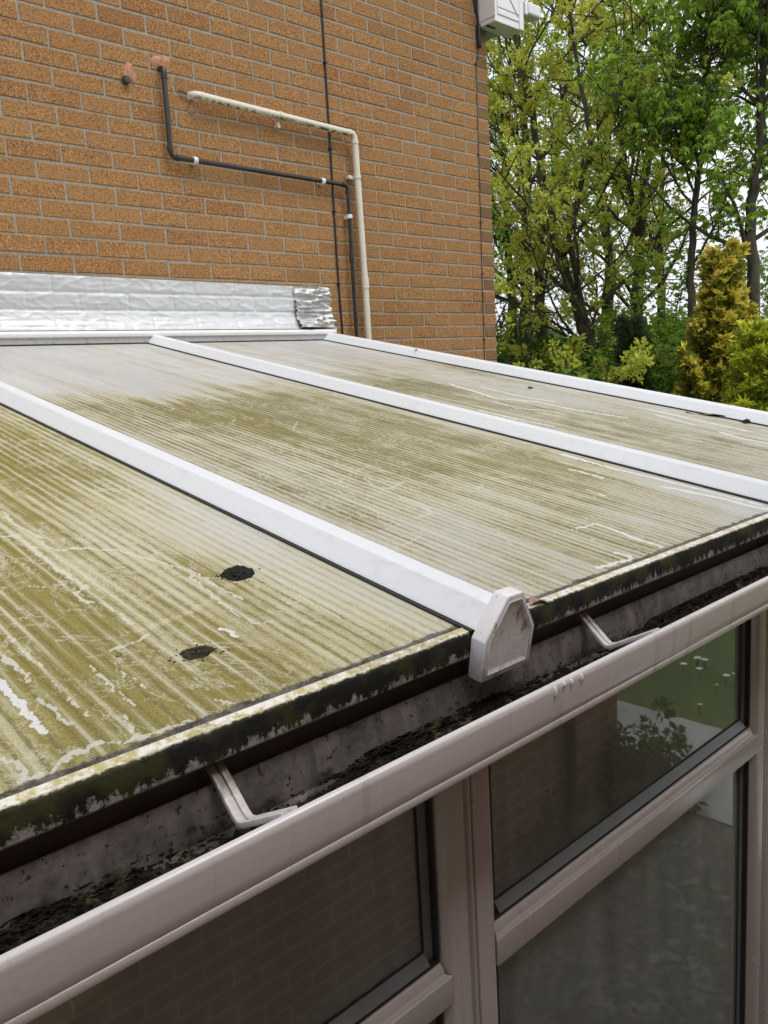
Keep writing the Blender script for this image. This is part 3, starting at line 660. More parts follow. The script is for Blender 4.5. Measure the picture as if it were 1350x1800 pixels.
# glazing bars ------------------------------------------------------
BPROF = [(-.0405, .004), (-.0375, .0085), (-.017, .0345), (-.0125, .0370), (.0125, .0370), (.017, .0345), (.0375, .0085), (.0405, .004)]
bar_ya, bar_yb = -.052, -2.866
def roofpt(u, y, n): return (u, y + RN.y * n, rz(y) + RN.z * n)
for i, xc in enumerate(BARS):
    mb = MB(); mb.prism(BPROF, lambda p: roofpt(xc + p[0], bar_ya, p[1]), lambda p: roofpt(xc + p[0], bar_yb, p[1]), 40)
    b = add('glazing_bar', mb.mesh('glazing_bar', M['bar'], bevel=.0012, seg=2), cons)
    for s in (-1, 1):
        mb = MB(); mb.prism([(s * .0335, .0005), (s * .0455, .0005), (s * .0455, .0036), (s * .0335, .0036)], lambda p: roofpt(xc + p[0], bar_ya - .01, p[1]), lambda p: roofpt(xc + p[0], bar_yb + .012, p[1]))
        add('gasket', mb.mesh('gasket', M['gasket']), b)
    if i in (0, 3):
        s = 1 if i == 3 else -1
        mb = MB(); mb.prism([(s * .052, -.05), (s * .066, -.05), (s * .066, .030), (s * .060, .034), (s * .052, .030)], lambda p: roofpt(xc + p[0], bar_ya, p[1]), lambda p: roofpt(xc + p[0], bar_yb, p[1]))
        add('edge_lip', mb.mesh('edge_lip', M['bar'], bevel=.001), b)
        mb = MB(); mb.prism([(s * .0415, -.05), (s * .051, -.05), (s * .051, .020), (s * .0415, .004)], lambda p: roofpt(xc + p[0], bar_ya, p[1]), lambda p: roofpt(xc + p[0], bar_yb + .004, p[1]))
        add('edge_seal', mb.mesh('edge_seal', M['gasket']), b)
    # end cap: a domed house-shaped plug square to the slope
    P0 = [(-.050, -.057), (.050, -.057), (.0515, .000), (.0155, .0560), (-.0155, .0560), (-.0515, .000)]
    def off(k): return [(u * (1 - k / .0525), n - k * (1 if n > .01 else (-1 if n < -.01 else .1))) for u, n in P0]
    sl = Vector((0, -1, -RM)).normalized(); base = Vector((xc - .001, -2.862, rz(-2.862)))
    def cp_(p, d): return base + Vector((1, 0, 0)) * p[0] + RN * p[1] + sl * d
    rings = [(P0, 0.0), (P0, .0225), (off(.0012), .0240), (off(.0075), .0244), (off(.0085), .0253), (off(.0097), .0244), (off(.0125), .0222), (off(.0155), .0216)]
    mb = MB(); n6 = 6
    for rr, d in rings: mb.V += [tuple(cp_(p, d)) for p in rr]
    for k in range(len(rings) - 1):
        for q in range(n6):
            s = (q + 1) % n6; mb.F.append((k * n6 + q, k * n6 + s, (k + 1) * n6 + s, (k + 1) * n6 + q))
    mb.F.append(tuple(range(n6))[::-1]); mb.F.append(tuple((len(rings) - 1) * n6 + q for q in range(n6)))
    add('end_cap', mb.mesh('end_cap', M['cap'], bevel=.0016, seg=2, auto=50), b)
# wall plate and flashing -------------------------------------------
mb = MB(); mb.prism([(.0, -.2385), (-.052, -.2440), (-.0625, -.2490), (-.0655, -.2560), (-.0635, -.2690), (-.056, -.2715), (0, -.2715)], lambda p: (XL - .02, p[0] - .0035, p[1]), lambda p: (1.602, p[0] - .0035, p[1]))
wp = add('wall_plate', mb.mesh('wall_plate', M['plate'], bevel=.002, auto=40), cons)
mb = MB(); mb.box((XL - .01, -.0575, -.322), (1.578, -.0035, -.2718)); add('drip_face', mb.mesh('drip_face', M['plate_dark']), wp)
mb = MB(); mb.box((1.6025, -.0665, -.273), (1.6065, -.0035, -.2375)); add('plate_cap', mb.mesh('plate_cap', M['plate'], bevel=.001), wp)
def foil(x0, x1, zt, zb, seed, amp, press, step=.006):
    nx, nz = int((x1 - x0) / step), 44
    X, T = np.meshgrid(np.linspace(x0, x1, nx), np.linspace(0, 1, nz), indexing='ij')
    top = np.interp(X, [-1.6, -.09, 1.37, 1.61], [.006, -.0055, -.0190, -.0185]) if zt is None else zt
    Z = top + (zb - top) * T
    # pressed into the brick joints
    h = np.zeros_like(X)
    for r in range(0, 4): h += np.exp(-((Z + .075 * r + .002) / .006) ** 2)
    row = np.floor(Z / .075); xo = np.where(row % 2 == 0, 0, .1125); fx = ((X - xo) / .225) % 1; dj = np.minimum(fx, 1 - fx) * .225
    h += np.exp(-(dj / .006) ** 2) * .8
    wr = (fbm(X * 14 + 3, Z * 16, seed, 4) - .5) * amp * (.55 if step > .005 else 1)
    ridge = (1 - np.abs(2 * fbm(X * 5 + Z * 6, Z * 26 + seed, seed + 20, 3) - 1)) ** 8 * amp * (.45 if step > .005 else 1.1)
    ridge = ridge + (1 - np.abs(2 * fbm(X * 8 + Z * 17 + 2, Z * 13 - X * 6 + 30, seed + 60, 2) - 1)) ** 12 * amp * .55
    lower = np.clip((T - .62) / .38, 0, 1)
    ridge2 = (1 - np.abs(2 * fbm(X * 3.0, Z * 45, seed + 40, 2) - 1)) ** 5 * amp * (.5 if step > .005 else .9) * np.clip(lower * 3, 0, 1)
    Yv = -.0085 + h * press - wr - ridge - ridge2 - lower ** 2 * .034
    V = np.stack([X, Yv, Z], -1).reshape(-1, 3); idx = np.arange(nx * nz).reshape(nx, nz)
    F = np.stack([idx[:-1, 1:], idx[1:, 1:], idx[1:, :-1], idx[:-1, :-1]], -1).reshape(-1, 4)
    return V, F
V, F = foil(XL - .1, 1.384, None, -.2395, 50, .0042, .0034)
fl = add('flashing_tape', new_mesh('flashing_tape', V, F, M['foil'], True), cons); fl['label'] = 'pale silver flashing strip pressed over the bricks'
V, F = foil(1.376, 1.607, None, -.232, 61, .022, .002, .004); V[:, 1] -= .004
V[:, 0] += (np.random.default_rng(3).random(len(V)) - .5) * .001
e = np.clip((V[:, 0] - 1.56) / .047, 0, 1); V[:, 1] -= e * (np.sin(V[:, 2] * 60) * .006 + .008)
fe = add('flashing_end', new_mesh('flashing_end', V, F, M['foil2'], True), fl); fe['label'] = 'crumpled darker foil end piece'
mb = MB(); mb.box((XL, -.0605, -.3215), (1.515, -.0575, -.2962)); o_ = add('plate_seal', mb.mesh('plate_seal', M['gasket']), wp)
# eaves trim --------------------------------------------------------
def eaves(x0, x1):
    yb = -2.8385; prof = [(yb, rz(yb) + .0005), (-2.8425, rz(-2.8425) + .0042), (-2.8490, rz(-2.8490) + .0030), (-2.8535, rz(-2.8535) + .0034), (EY, rz(EY) + .0002), (EY, -.868), (-2.8525, -.8715), (-2.8455, -.8715), (-2.8455, rz(EY) - .004), (yb, rz(EY) - .002)]
    mb = MB(); mb.prism(prof, lambda p: (x0, p[0], p[1]), lambda p: (x1, p[0], p[1]), 60)
    return mb.mesh('eaves_trim', M['trim'], bevel=.0008, seg=1, auto=35)
for i in range(3): add('eaves_trim', eaves(BARS[i] + .047, BARS[i + 1] - .047), cons)
mb = MB()
for i in range(3): mb.box((BARS[i] + .047, -2.8462, rz(-2.84) - .028), (BARS[i + 1] - .047, -2.829, rz(-2.84) - .0255))
add('trim_backing', mb.mesh('trim_backing', M['gasket']), cons)
mb = MB(); mb.box((XL, -2.822, -1.02), (XR, -2.775, -.872)); add('eaves_beam', mb.mesh('eaves_beam', plain('brown_black_beam', (.075, .055, .048), .5)), cons)
# gutter ------------------------------------------------------------
gi = [(-2.8365, -.9005), (-2.8385, -.9005), (-2.8420, -.9130), (-2.8440, -.918), (-2.8470, -.950), (-2.8600, -.9640), (-2.9100, -.9670), (-2.9520, -.9430), (-2.9640, -.925), (-2.9690, -.893), (-2.9698, -.887)]
go = [(-2.9806, -.8880), (-2.9804, -.8900), (-2.9802, -.8950), (-2.9795, -.9050), (-2.9780, -.9160), (-2.9768, -.9268), (-2.9750, -.9274), (-2.9750, -.9286), (-2.9766, -.9292), (-2.9750, -.9385), (-2.9500, -.9550), (-2.9200, -.9775), (-2.8600, -.9775), (-2.8350, -.9650)]
lip = [(-2.9700, -.8868), (-2.9704, -.8828), (-2.9726, -.8800), (-2.9765, -.8800), (-2.9792, -.8822), (-2.9804, -.8855)]
X0g, X1g = XL - .06, XR + .03
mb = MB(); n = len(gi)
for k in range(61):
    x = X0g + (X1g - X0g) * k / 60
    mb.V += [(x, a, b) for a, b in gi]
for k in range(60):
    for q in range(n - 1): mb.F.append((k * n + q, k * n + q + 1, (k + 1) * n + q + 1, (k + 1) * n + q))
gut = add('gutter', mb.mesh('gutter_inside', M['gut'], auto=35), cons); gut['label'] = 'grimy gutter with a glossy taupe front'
mb = MB(); mb.prism(lip + go + [(-2.8350, -.9012), (-2.8362, -.9012), (-2.8415, -.918), (-2.8440, -.952), (-2.8590, -.9660), (-2.9110, -.9690), (-2.9528, -.9440), (-2.9652, -.925), (-2.9696, -.893)], lambda p: (X0g, p[0], p[1]), lambda p: (X1g, p[0], p[1]))
add('gutter_front', mb.mesh('gutter_front', M['gutout'], bevel=.0006, seg=1, auto=40), gut)
def strap(x):
    path = [(-2.826, -.879), (-2.836, -.882), (-2.8430, -.888), (-2.8790, -.9205), (-2.8860, -.9245), (-2.8950, -.9225), (-2.9640, -.8865)]
    mb = MB()
    for x0, x1, h in ((-.0095, -.0015, .0032), (.0015, .0095, .0032), (-.0015, .0015, .0008)):
        up, dn = [], []
        for k, (y, z) in enumerate(path):
            a = path[max(0, k - 1)]; b = path[min(len(path) - 1, k + 1)]; dy, dz = b[0] - a[0], b[1] - a[1]; L = math.hypot(dy, dz)
            ny_, nz_ = -dz / L, dy / L
            if nz_ < 0: ny_, nz_ = -ny_, -nz_
            up.append((y + ny_ * h, z + nz_ * h)); dn.append((y - ny_ * .003, z - nz_ * .003))
        pr = up + dn[::-1]
        nn = len(path); o = len(mb.V)
        for xx in (x + x0, x + x1): mb.V += [(xx, a, b) for a, b in pr]
        tot = len(pr)
        for q in range(nn - 1):
            mb.F.append((o + q, o + q + 1, o + tot + q + 1, o + tot + q)); u = tot - 1 - q
            mb.F.append((o + u, o + u - 1, o + tot + u - 1, o + tot + u))
            mb.F.append((o + q, o + q + 1, o + u - 1, o + u)); mb.F.append((o + tot + q, o + tot + q + 1, o + tot + u - 1, o + tot + u))
        mb.F.append((o, o + tot - 1, o + 2 * tot - 1, o + tot)); mb.F.append((o + nn - 1, o + nn, o + tot + nn, o + tot + nn - 1))
    return mb.mesh('gutter_bracket', M['strap'], bevel=.0009, seg=2, auto=45)
for x in (-.928, -.275, .62, 1.25): add('gutter_bracket', strap(x), gut)
for x, z, L in ((-.545, -.8885, .011), (-.512, -.8865, .006), (-.490, -.8875, .008), (-.527, -.8850, .004)):
    mb = MB(); mb.tube([(x, -2.9795, z + L * .6), (x, -2.9815, z + L * .3), (x, -2.9818, z - L * .4), (x, -2.9805, z - L * .6)], [.0012, .0020, .0024, .0010], 8); add('drip', mb.mesh('drip', M['wclip'], smooth=True), gut)
# silt and moss lying in the gutter
def lumps(pts, mat, name, seg=2):
    V, F = [], []
    bm = bmesh.new(); bmesh.ops.create_icosphere(bm, subdivisions=seg, radius=1); bv = np.array([v.co[:] for v in bm.verts]); bf = np.array([[v.index for v in f.verts] for f in bm.faces]); bm.free()
    r = np.random.default_rng(5); o = 0
    for (x, y, z, sx, sy, sz) in pts:
        d = 1 + (r.random(len(bv)) - .5) * .55
        V.append(bv * d[:, None] * np.array([sx, sy, sz]) + np.array([x, y, z])); F.append(bf + o); o += len(bv)
    return new_mesh(name, np.concatenate(V), np.concatenate(F), mat, False)
def crust():
    xs = np.arange(X0g + .02, X1g - .02, .0016); nv = 40; X, T_ = np.meshgrid(xs, np.linspace(0, 1, nv), indexing='ij')
    # lies from low on the back wall out across the gutter floor
    Yc = np.interp(T_, [0, .35, .55, 1], [-2.8462, -2.8485, -2.8600, -2.9150]); Zc = np.interp(T_, [0, .35, .55, 1], [-.9380, -.9535, -.9640, -.9668])
    d = fbm(X * 4.5, X * 0 + .3, 77, 3); pile = np.clip((d - .22) * 2.5, .28, 1)
    n = .55 * fbm(X * 70, T_ * 9, 6, 4) + .45 * fbm(X * 240, T_ * 30, 8, 3)
    edge_ = np.clip((T_ - (.52 - .52 * pile)) / .16, -1, 1)
    h = (n - .50) * .020 + edge_ * .0045 + pile * .0030 + .0001
    h = np.where(T_ > .97, np.minimum(h, -.001), h)
    nx_, nz_ = -.75, .66
    V = np.stack([X, Yc + nx_ * h, Zc + nz_ * h], -1).reshape(-1, 3); idx = np.arange(X.size).reshape(X.shape)
    F = np.stack([idx[:-1, :-1], idx[1:, :-1], idx[1:, 1:], idx[:-1, 1:]], -1).reshape(-1, 4)
    return new_mesh('gutter_silt', V, F, M['soil'], False)
add('gutter_silt', crust(), label='dark silt and moss lying along the bottom of the gutter', cat='gutter silt', kind='stuff')

# windows -----------------------------------------------------------
ZT, ZB = -1.337, -2.30                      # transom centre, cill top
def window(x0, x1, first):
    """x0,x1: outer faces of this frame; glass set back behind chamfered beads"""
    a0, a1 = x0, x1
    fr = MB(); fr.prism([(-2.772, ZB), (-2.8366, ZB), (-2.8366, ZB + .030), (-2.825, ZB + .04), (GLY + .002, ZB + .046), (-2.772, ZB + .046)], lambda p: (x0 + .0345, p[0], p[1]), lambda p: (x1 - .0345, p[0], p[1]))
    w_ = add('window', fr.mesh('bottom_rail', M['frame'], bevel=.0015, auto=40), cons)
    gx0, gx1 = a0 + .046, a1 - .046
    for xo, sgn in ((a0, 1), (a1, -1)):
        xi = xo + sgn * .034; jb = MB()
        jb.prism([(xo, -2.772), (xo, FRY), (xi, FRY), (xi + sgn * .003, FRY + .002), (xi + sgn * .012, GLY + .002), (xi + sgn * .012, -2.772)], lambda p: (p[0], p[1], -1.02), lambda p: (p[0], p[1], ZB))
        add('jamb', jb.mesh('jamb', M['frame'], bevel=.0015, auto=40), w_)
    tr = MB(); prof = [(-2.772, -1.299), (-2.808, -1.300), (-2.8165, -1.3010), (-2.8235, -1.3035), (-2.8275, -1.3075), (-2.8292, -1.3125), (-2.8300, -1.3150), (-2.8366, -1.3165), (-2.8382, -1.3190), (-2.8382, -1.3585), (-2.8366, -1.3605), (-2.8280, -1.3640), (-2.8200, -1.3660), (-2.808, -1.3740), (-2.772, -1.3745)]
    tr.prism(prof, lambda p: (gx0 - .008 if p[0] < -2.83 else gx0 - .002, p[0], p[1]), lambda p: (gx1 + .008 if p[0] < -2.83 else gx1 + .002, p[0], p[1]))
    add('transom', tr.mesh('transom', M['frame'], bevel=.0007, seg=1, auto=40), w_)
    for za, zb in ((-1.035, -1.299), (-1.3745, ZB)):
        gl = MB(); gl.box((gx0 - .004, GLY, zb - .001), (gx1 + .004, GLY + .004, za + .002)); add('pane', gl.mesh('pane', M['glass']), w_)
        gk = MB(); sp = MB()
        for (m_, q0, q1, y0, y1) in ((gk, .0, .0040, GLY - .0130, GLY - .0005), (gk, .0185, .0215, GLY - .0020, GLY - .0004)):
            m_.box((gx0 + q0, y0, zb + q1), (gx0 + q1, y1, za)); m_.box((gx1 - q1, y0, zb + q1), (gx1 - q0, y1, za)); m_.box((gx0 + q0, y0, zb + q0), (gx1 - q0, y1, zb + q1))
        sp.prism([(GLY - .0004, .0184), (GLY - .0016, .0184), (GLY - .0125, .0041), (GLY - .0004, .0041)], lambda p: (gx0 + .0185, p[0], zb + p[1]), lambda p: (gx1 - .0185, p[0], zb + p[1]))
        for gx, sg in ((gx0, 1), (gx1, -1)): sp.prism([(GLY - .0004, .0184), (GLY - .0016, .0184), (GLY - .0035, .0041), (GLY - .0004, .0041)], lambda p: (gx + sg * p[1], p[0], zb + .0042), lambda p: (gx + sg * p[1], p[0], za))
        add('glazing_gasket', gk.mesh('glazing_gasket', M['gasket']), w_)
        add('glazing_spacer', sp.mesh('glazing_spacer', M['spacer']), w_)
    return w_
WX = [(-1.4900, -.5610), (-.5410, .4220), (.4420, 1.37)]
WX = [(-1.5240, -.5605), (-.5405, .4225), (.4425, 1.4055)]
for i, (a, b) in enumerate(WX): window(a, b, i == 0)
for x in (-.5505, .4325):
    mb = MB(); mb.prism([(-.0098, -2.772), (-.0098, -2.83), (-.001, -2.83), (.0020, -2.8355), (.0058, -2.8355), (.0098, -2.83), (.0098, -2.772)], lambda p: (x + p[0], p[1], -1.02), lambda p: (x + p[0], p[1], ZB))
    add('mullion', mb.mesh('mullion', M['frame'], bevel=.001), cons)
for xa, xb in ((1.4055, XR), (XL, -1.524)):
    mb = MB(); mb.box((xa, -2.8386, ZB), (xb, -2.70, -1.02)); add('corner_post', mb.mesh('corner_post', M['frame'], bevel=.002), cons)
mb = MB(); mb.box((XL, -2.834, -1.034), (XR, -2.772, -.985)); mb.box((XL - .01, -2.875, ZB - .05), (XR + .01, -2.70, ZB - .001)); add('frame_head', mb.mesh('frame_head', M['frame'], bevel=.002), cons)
# side walls, dwarf wall, interior
for x0, x1 in ((XL, XL + .06), (XR - .06, XR)):
    mb = MB()
    for y0, y1 in ((-2.70, -2.62), (-1.45, -1.37), (-.13, -.02)): mb.box((x0, y0, ZB), (x1, y1, rz(y1) - .03))
    mb.box((x0, -2.62, ZB), (x1, -1.45, ZB + .06)); mb.box((x0, -1.37, ZB), (x1, -.13, ZB + .06)); mb.box((x0, -2.62, -1.35), (x1, -1.45, -1.29)); mb.box((x0, -1.37, -1.35), (x1, -.13, -1.29))
    for ya, yb in ((-2.62, -1.45), (-1.37, -.13)): mb.poly([(x0, ya, rz(ya) - .1), (x1, ya, rz(ya) - .1), (x1, yb, rz(yb) - .1), (x0, yb, rz(yb) - .1), (x0, ya, rz(ya) - .03), (x1, ya, rz(ya) - .03), (x1, yb, rz(yb) - .03), (x0, yb, rz(yb) - .03)], [(0, 3, 2, 1), (4, 5, 6, 7), (0, 1, 5, 4), (1, 2, 6, 5), (2, 3, 7, 6), (3, 0, 4, 7)])
    add('side_frame', mb.mesh('side_frame', M['frame'], bevel=.002), cons)
for x in (XL + .03, XR - .034):
    for ya, yb in ((-2.62, -1.45), (-1.37, -.13)):
        mb = MB(); mb.poly([(x, ya, ZB + .06), (x, yb, ZB + .06), (x, yb, rz(yb) - .1), (x, ya, rz(ya) - .1), (x + .004, ya, ZB + .06), (x + .004, yb, ZB + .06), (x + .004, yb, rz(yb) - .1), (x + .004, ya, rz(ya) - .1)], [(0, 3, 2, 1), (4, 5, 6, 7), (0, 1, 5, 4), (1, 2, 6, 5), (2, 3, 7, 6), (3, 0, 4, 7)])
        add('side_glazing', mb.mesh('side_glazing', M['glass']), cons)
mb = MB(); mb.box((XL, -2.83, GZ), (XR, -2.62, ZB - .05)); mb.box((XL, -2.62, GZ), (XL + .2, -.01, ZB - .002)); mb.box((XR - .2, -2.62, GZ), (XR, -.01, ZB - .002)); add('dwarf_wall', mb.mesh('dwarf_wall', M['brick2']), cons)
mb = MB(); mb.box((XL + .2, -2.62, GZ), (XR - .2, -.01, GZ + .1)); add('floor_slab', mb.mesh('floor_slab', plain('interior_floor', (.10, .085, .07), .5)), cons)
bl = MB(); rb_ = random.Random(12)
for k in range(36):
    x = -1.52 + k * .0835; an = R_(16 + rb_.uniform(-7, 7)); ca, sa = math.cos(an), math.sin(an); cv = []
    for q in range(9):
        u = (q / 8 - .5) * .089; v = .010 * math.cos(u / .089 * math.pi); cv.append((x + u * ca - v * sa, -2.735 + u * sa + v * ca))
    pr = cv + [(a_, b_ + .0008) for a_, b_ in cv[::-1]]
    bl.prism(pr, lambda p: (p[0], p[1], -1.03), lambda p: (p[0] + rb_.uniform(-.002, .002), p[1], ZB + .03))
vb = thing('vertical_blind', (0, -2.735, -1.03), 'pale vertical blinds hanging close behind the conservatory windows', 'blind'); add('slats', bl.mesh('slats', M['blind']), vb)
mb = MB(); mb.box((-1.52, -2.76, -1.028), (1.46, -2.71, -1.0)); add('head_rail', mb.mesh('head_rail', M['frame']), vb)

# ------------------------------------------------------------------ moss lumps and leaves on the roof
def moss(name, x, y, rx, ry, h, label, seed, mat):
    r = random.Random(seed); pts = []
    for k in range(330):
        a, q = r.uniform(0, 2 * math.pi), math.sqrt(r.uniform(.40 if seed == 2 and r.random() < .8 else 0, 1)) * (1 if r.random() < .93 else r.uniform(1, 1.18))
        px, py_ = x + math.cos(a) * q * rx * (1 + .08 * math.sin(3 * a + seed)), y + math.sin(a) * q * ry * (1 + .10 * math.sin(2 * a + seed))
        s = r.uniform(.06, .20) * min(rx, ry) * (1 if r.random() < .85 else .5); pts.append((px, py_, rz(py_) + h * (1 - q * q) * .7, s * 1.2, s * 1.2, s * .8))
    for k in range(26):
        a, q = r.uniform(0, 2 * math.pi), 1 + abs(r.gauss(0, .45)); px, py_ = x + math.cos(a) * q * rx, y + math.sin(a) * q * ry; s = r.uniform(.0006, .0015); pts.append((px, py_, rz(py_) + s * .5, s * 1.4, s, s * .8))
    o = add(name, lumps(pts, mat, name, 1), None, label, 'moss'); return o
moss('moss_clump', -.689, -2.531, .023, .020, .014, 'round black moss lump on the olive roof panel', 1, M['moss'])
o = moss('moss_clump', -.862, -2.7045, .0195, .013, .003, 'flat dark ring of dried moss on the olive panel close to the gutter', 2, plain('dry_moss', (.045, .038, .018), .95, var=.8, vscale=110, bump=1.0))
moss('moss_clump', 1.535, -2.317, .045, .016, .016, 'black moss lump lodged against the far right glazing bar', 3, M['moss'])
def leaf_obj(name, x, y, L, W, ang, label, mat, lift=.004):
    mb = MB(); n = 9; ca, sa = math.cos(ang), math.sin(ang); V = []
    for k in range(n):
        t = k / (n - 1); wd = W * math.sin(math.pi * min(1, t * .96 + .02)) ** .8
        for s in (-1, 0, 1):
            u, v = (t - .5) * L, s * wd; px, py_ = x + u * ca - v * sa, y + u * sa + v * ca
            V.append((px, py_, rz(py_) + lift + abs(s) * .004 * math.sin(t * 7) + .003 * math.sin(t * 5) + (0.0 if s else -.001)))
    F = []
    for k in range(n - 1):
        for s in range(2): F.append((k * 3 + s, k * 3 + s + 1, k * 3 + s + 4, k * 3 + s + 3))
    V2 = [(a, b, c - .0008) for a, b, c in V]; o = len(V); F2 = [tuple(o + i for i in f[::-1]) for f in F]
    mb.poly(V + V2, F + F2); return add(name, mb.mesh(name, mat, smooth=True), None, label, 'leaf')
leaf_obj('dead_leaf', -.388, -2.8475, .062, .010, .05, 'curled pale brown leaf lying on the eaves trim beside the end cap', M['deadleaf'])
leaf_obj('dead_leaf', 1.508, -2.185, .15, .014, 1.95, 'flat dark wet leaf lying against the far right glazing bar', M['darkleaf'])
leaf_obj('dead_leaf', 1.546, -.72, .03, .006, .5, 'tiny grey leaf on the far glazing bar near the brick wall', M['darkleaf'], .036)
leaf_obj('dead_leaf', 1.33, -1.55, .06, .006, .3, 'thin twig-like dark leaf on the far beige panel', M['darkleaf'])

# ------------------------------------------------------------------ outbuilding behind the viewer, seen in the panes
ob = thing('brick_outbuilding', (0, -6.0, GZ), 'brick outbuilding reflected in the conservatory windows', 'outbuilding')
mb = MB(); mb.box((-4.5, -7.5, GZ), (2.55, -4.45, 1.50)); add('wall', mb.mesh('outbuilding_wall', M['brick2']), ob)
mb = MB(); mb.box((-4.6, -7.6, 1.505), (2.62, -4.40, 1.62)); add('roof', mb.mesh('outbuilding_roof', plain('felt_roof', (.09, .085, .08), .9, bump=.5)), ob)
mb = MB(); mb.tube([(2.02, -4.40, 1.505), (2.02, -4.40, GZ + .02)], .034, 12); add('downpipe', mb.mesh('downpipe', M['black'], auto=40), ob)

# ------------------------------------------------------------------ trees
def tri_tube(V, F, pts, rads, seg):
    o = len(V); up = None; n = len(pts)
    for i, p in enumerate(pts):
        d = (pts[min(i + 1, n - 1)] - pts[max(i - 1, 0)]).normalized()
        if up is None: up = d.orthogonal().normalized()
        else:
            up = up - d * up.dot(d); up = up.normalized() if up.length > 1e-6 else d.orthogonal().normalized()
        q = d.cross(up)
        for k in range(seg):
            a = 2 * math.pi * k / seg; V.append(tuple(p + (up * math.cos(a) + q * math.sin(a)) * rads[i]))
    for i in range(n - 1):
        for k in range(seg):
            l = (k + 1) % seg; F.append((o + i * seg + k, o + i * seg + l, o + (i + 1) * seg + l, o + (i + 1) * seg + k))
def rvec(r): 
    while True:
        v = Vector((r.uniform(-1, 1), r.uniform(-1, 1), r.uniform(-1, 1)))
        if .05 < v.length < 1: return v.normalized()
def grow(r, p, d, L, r0, r1, nseg, wander, up):
    pts = [p.copy()]; d = d.normalized()
    for k in range(nseg):
        d = (d + rvec(r) * wander + Vector((0, 0, up))).normalized(); p = p + d * (L / nseg); pts.append(p.copy())
    rads = [r0 + (r1 - r0) * k / nseg for k in range(nseg + 1)]
    return pts, rads
def along(pts, t):
    k = min(int(t * (len(pts) - 1)), len(pts) - 2); f = t * (len(pts) - 1) - k
    return pts[k].lerp(pts[k + 1], f), (pts[k + 1] - pts[k]).normalized()
def leaf_quads(P, Dr, Nn, L, W, fold=.25):
    """P,Dr,Nn: (n,3) base point, direction, normal; makes a folded pointed leaf of two quads"""
    n = len(P); S_ = np.cross(Dr, Nn); L = L[:, None]; W = W[:, None]
    b = P; tip = P + Dr * L - Nn * L * .15; m1 = P + Dr * L * .45 + S_ * W + Nn * W * fold; m2 = P + Dr * L * .45 - S_ * W + Nn * W * fold
    V = np.stack([b, m1, tip, m2], 1).reshape(-1, 3); i = np.arange(n)[:, None] * 4
    F = (i + np.array([[0, 1, 2, 3]])).reshape(-1, 4)
    return V, F
def norm(a): return a / np.maximum(np.linalg.norm(a, axis=1, keepdims=True), 1e-9)
def make_leaves(tips, style, seed):
    """tips: list of (point, direction)"""
    g = np.random.default_rng(seed)
    P = np.array([t[0][:] for t in tips]); D = np.array([t[1][:] for t in tips]); n = len(P)
    Vs, Fs, o = [], [], 0
    if style == 'maple':                      # tight tufts of small new leaves and flowers
        k = 13
        C = np.repeat(P, k, 0); dirs = norm(np.repeat(D, k, 0) * .3 + g.normal(0, 1, (n * k, 3)) + np.array([0, 0, -.05]))
        sc = np.repeat(g.uniform(.7, 1.25, n), k)
        C = C + dirs * g.uniform(.0, .035, (n * k, 1))
        nn = norm(np.cross(dirs, g.normal(0, 1, (n * k, 3)))); V, F = leaf_quads(C, dirs, nn, g.uniform(.028, .052, n * k) * sc, g.uniform(.010, .019, n * k) * sc)
    elif style == 'chestnut':                 # palmate, drooping leaflets
        k = 6; leaves = 3
        C = np.repeat(P, leaves, 0) + g.normal(0, .06, (n * leaves, 3)); m = len(C)
        ax = norm(g.normal(0, 1, (m, 3)) * np.array([1, 1, .35])); ax2 = norm(np.cross(ax, np.array([0, 0, 1.0]))); th = (np.arange(k) - (k - 1) / 2) * .62
        dirs = (ax[:, None, :] * np.cos(th)[None, :, None] + ax2[:, None, :] * np.sin(th)[None, :, None]) + np.array([0, 0, -1.0]) * g.uniform(.25, 1.3, (m, 1, 1))
        dirs = norm(dirs.reshape(-1, 3)); C = np.repeat(C, k, 0); nn = norm(np.cross(np.cross(dirs, np.array([0, 0, 1.0])), dirs) + g.normal(0, .25, (m * k, 3)))
        sc = np.repeat(g.uniform(.6, 1.25, m), k); V, F = leaf_quads(C, dirs, nn, g.uniform(.045, .085, m * k) * sc, g.uniform(.010, .018, m * k) * sc)
    else:                                     # ordinary broad leaves, horizontal sprays
        k = 10
        C = np.repeat(P, k, 0) + g.normal(0, .09, (n * k, 3)) * np.array([1, 1, .45]); dirs = norm(g.normal(0, 1, (n * k, 3)) * np.array([1, 1, .5])); nn = norm(np.array([0, 0, 1.0]) + g.normal(0, .5, (n * k, 3)))
        nn = norm(nn - dirs * (nn * dirs).sum(1, keepdims=True)); V, F = leaf_quads(C, dirs, nn, g.uniform(.035, .07, n * k), g.uniform(.014, .028, n * k))
    return V, F
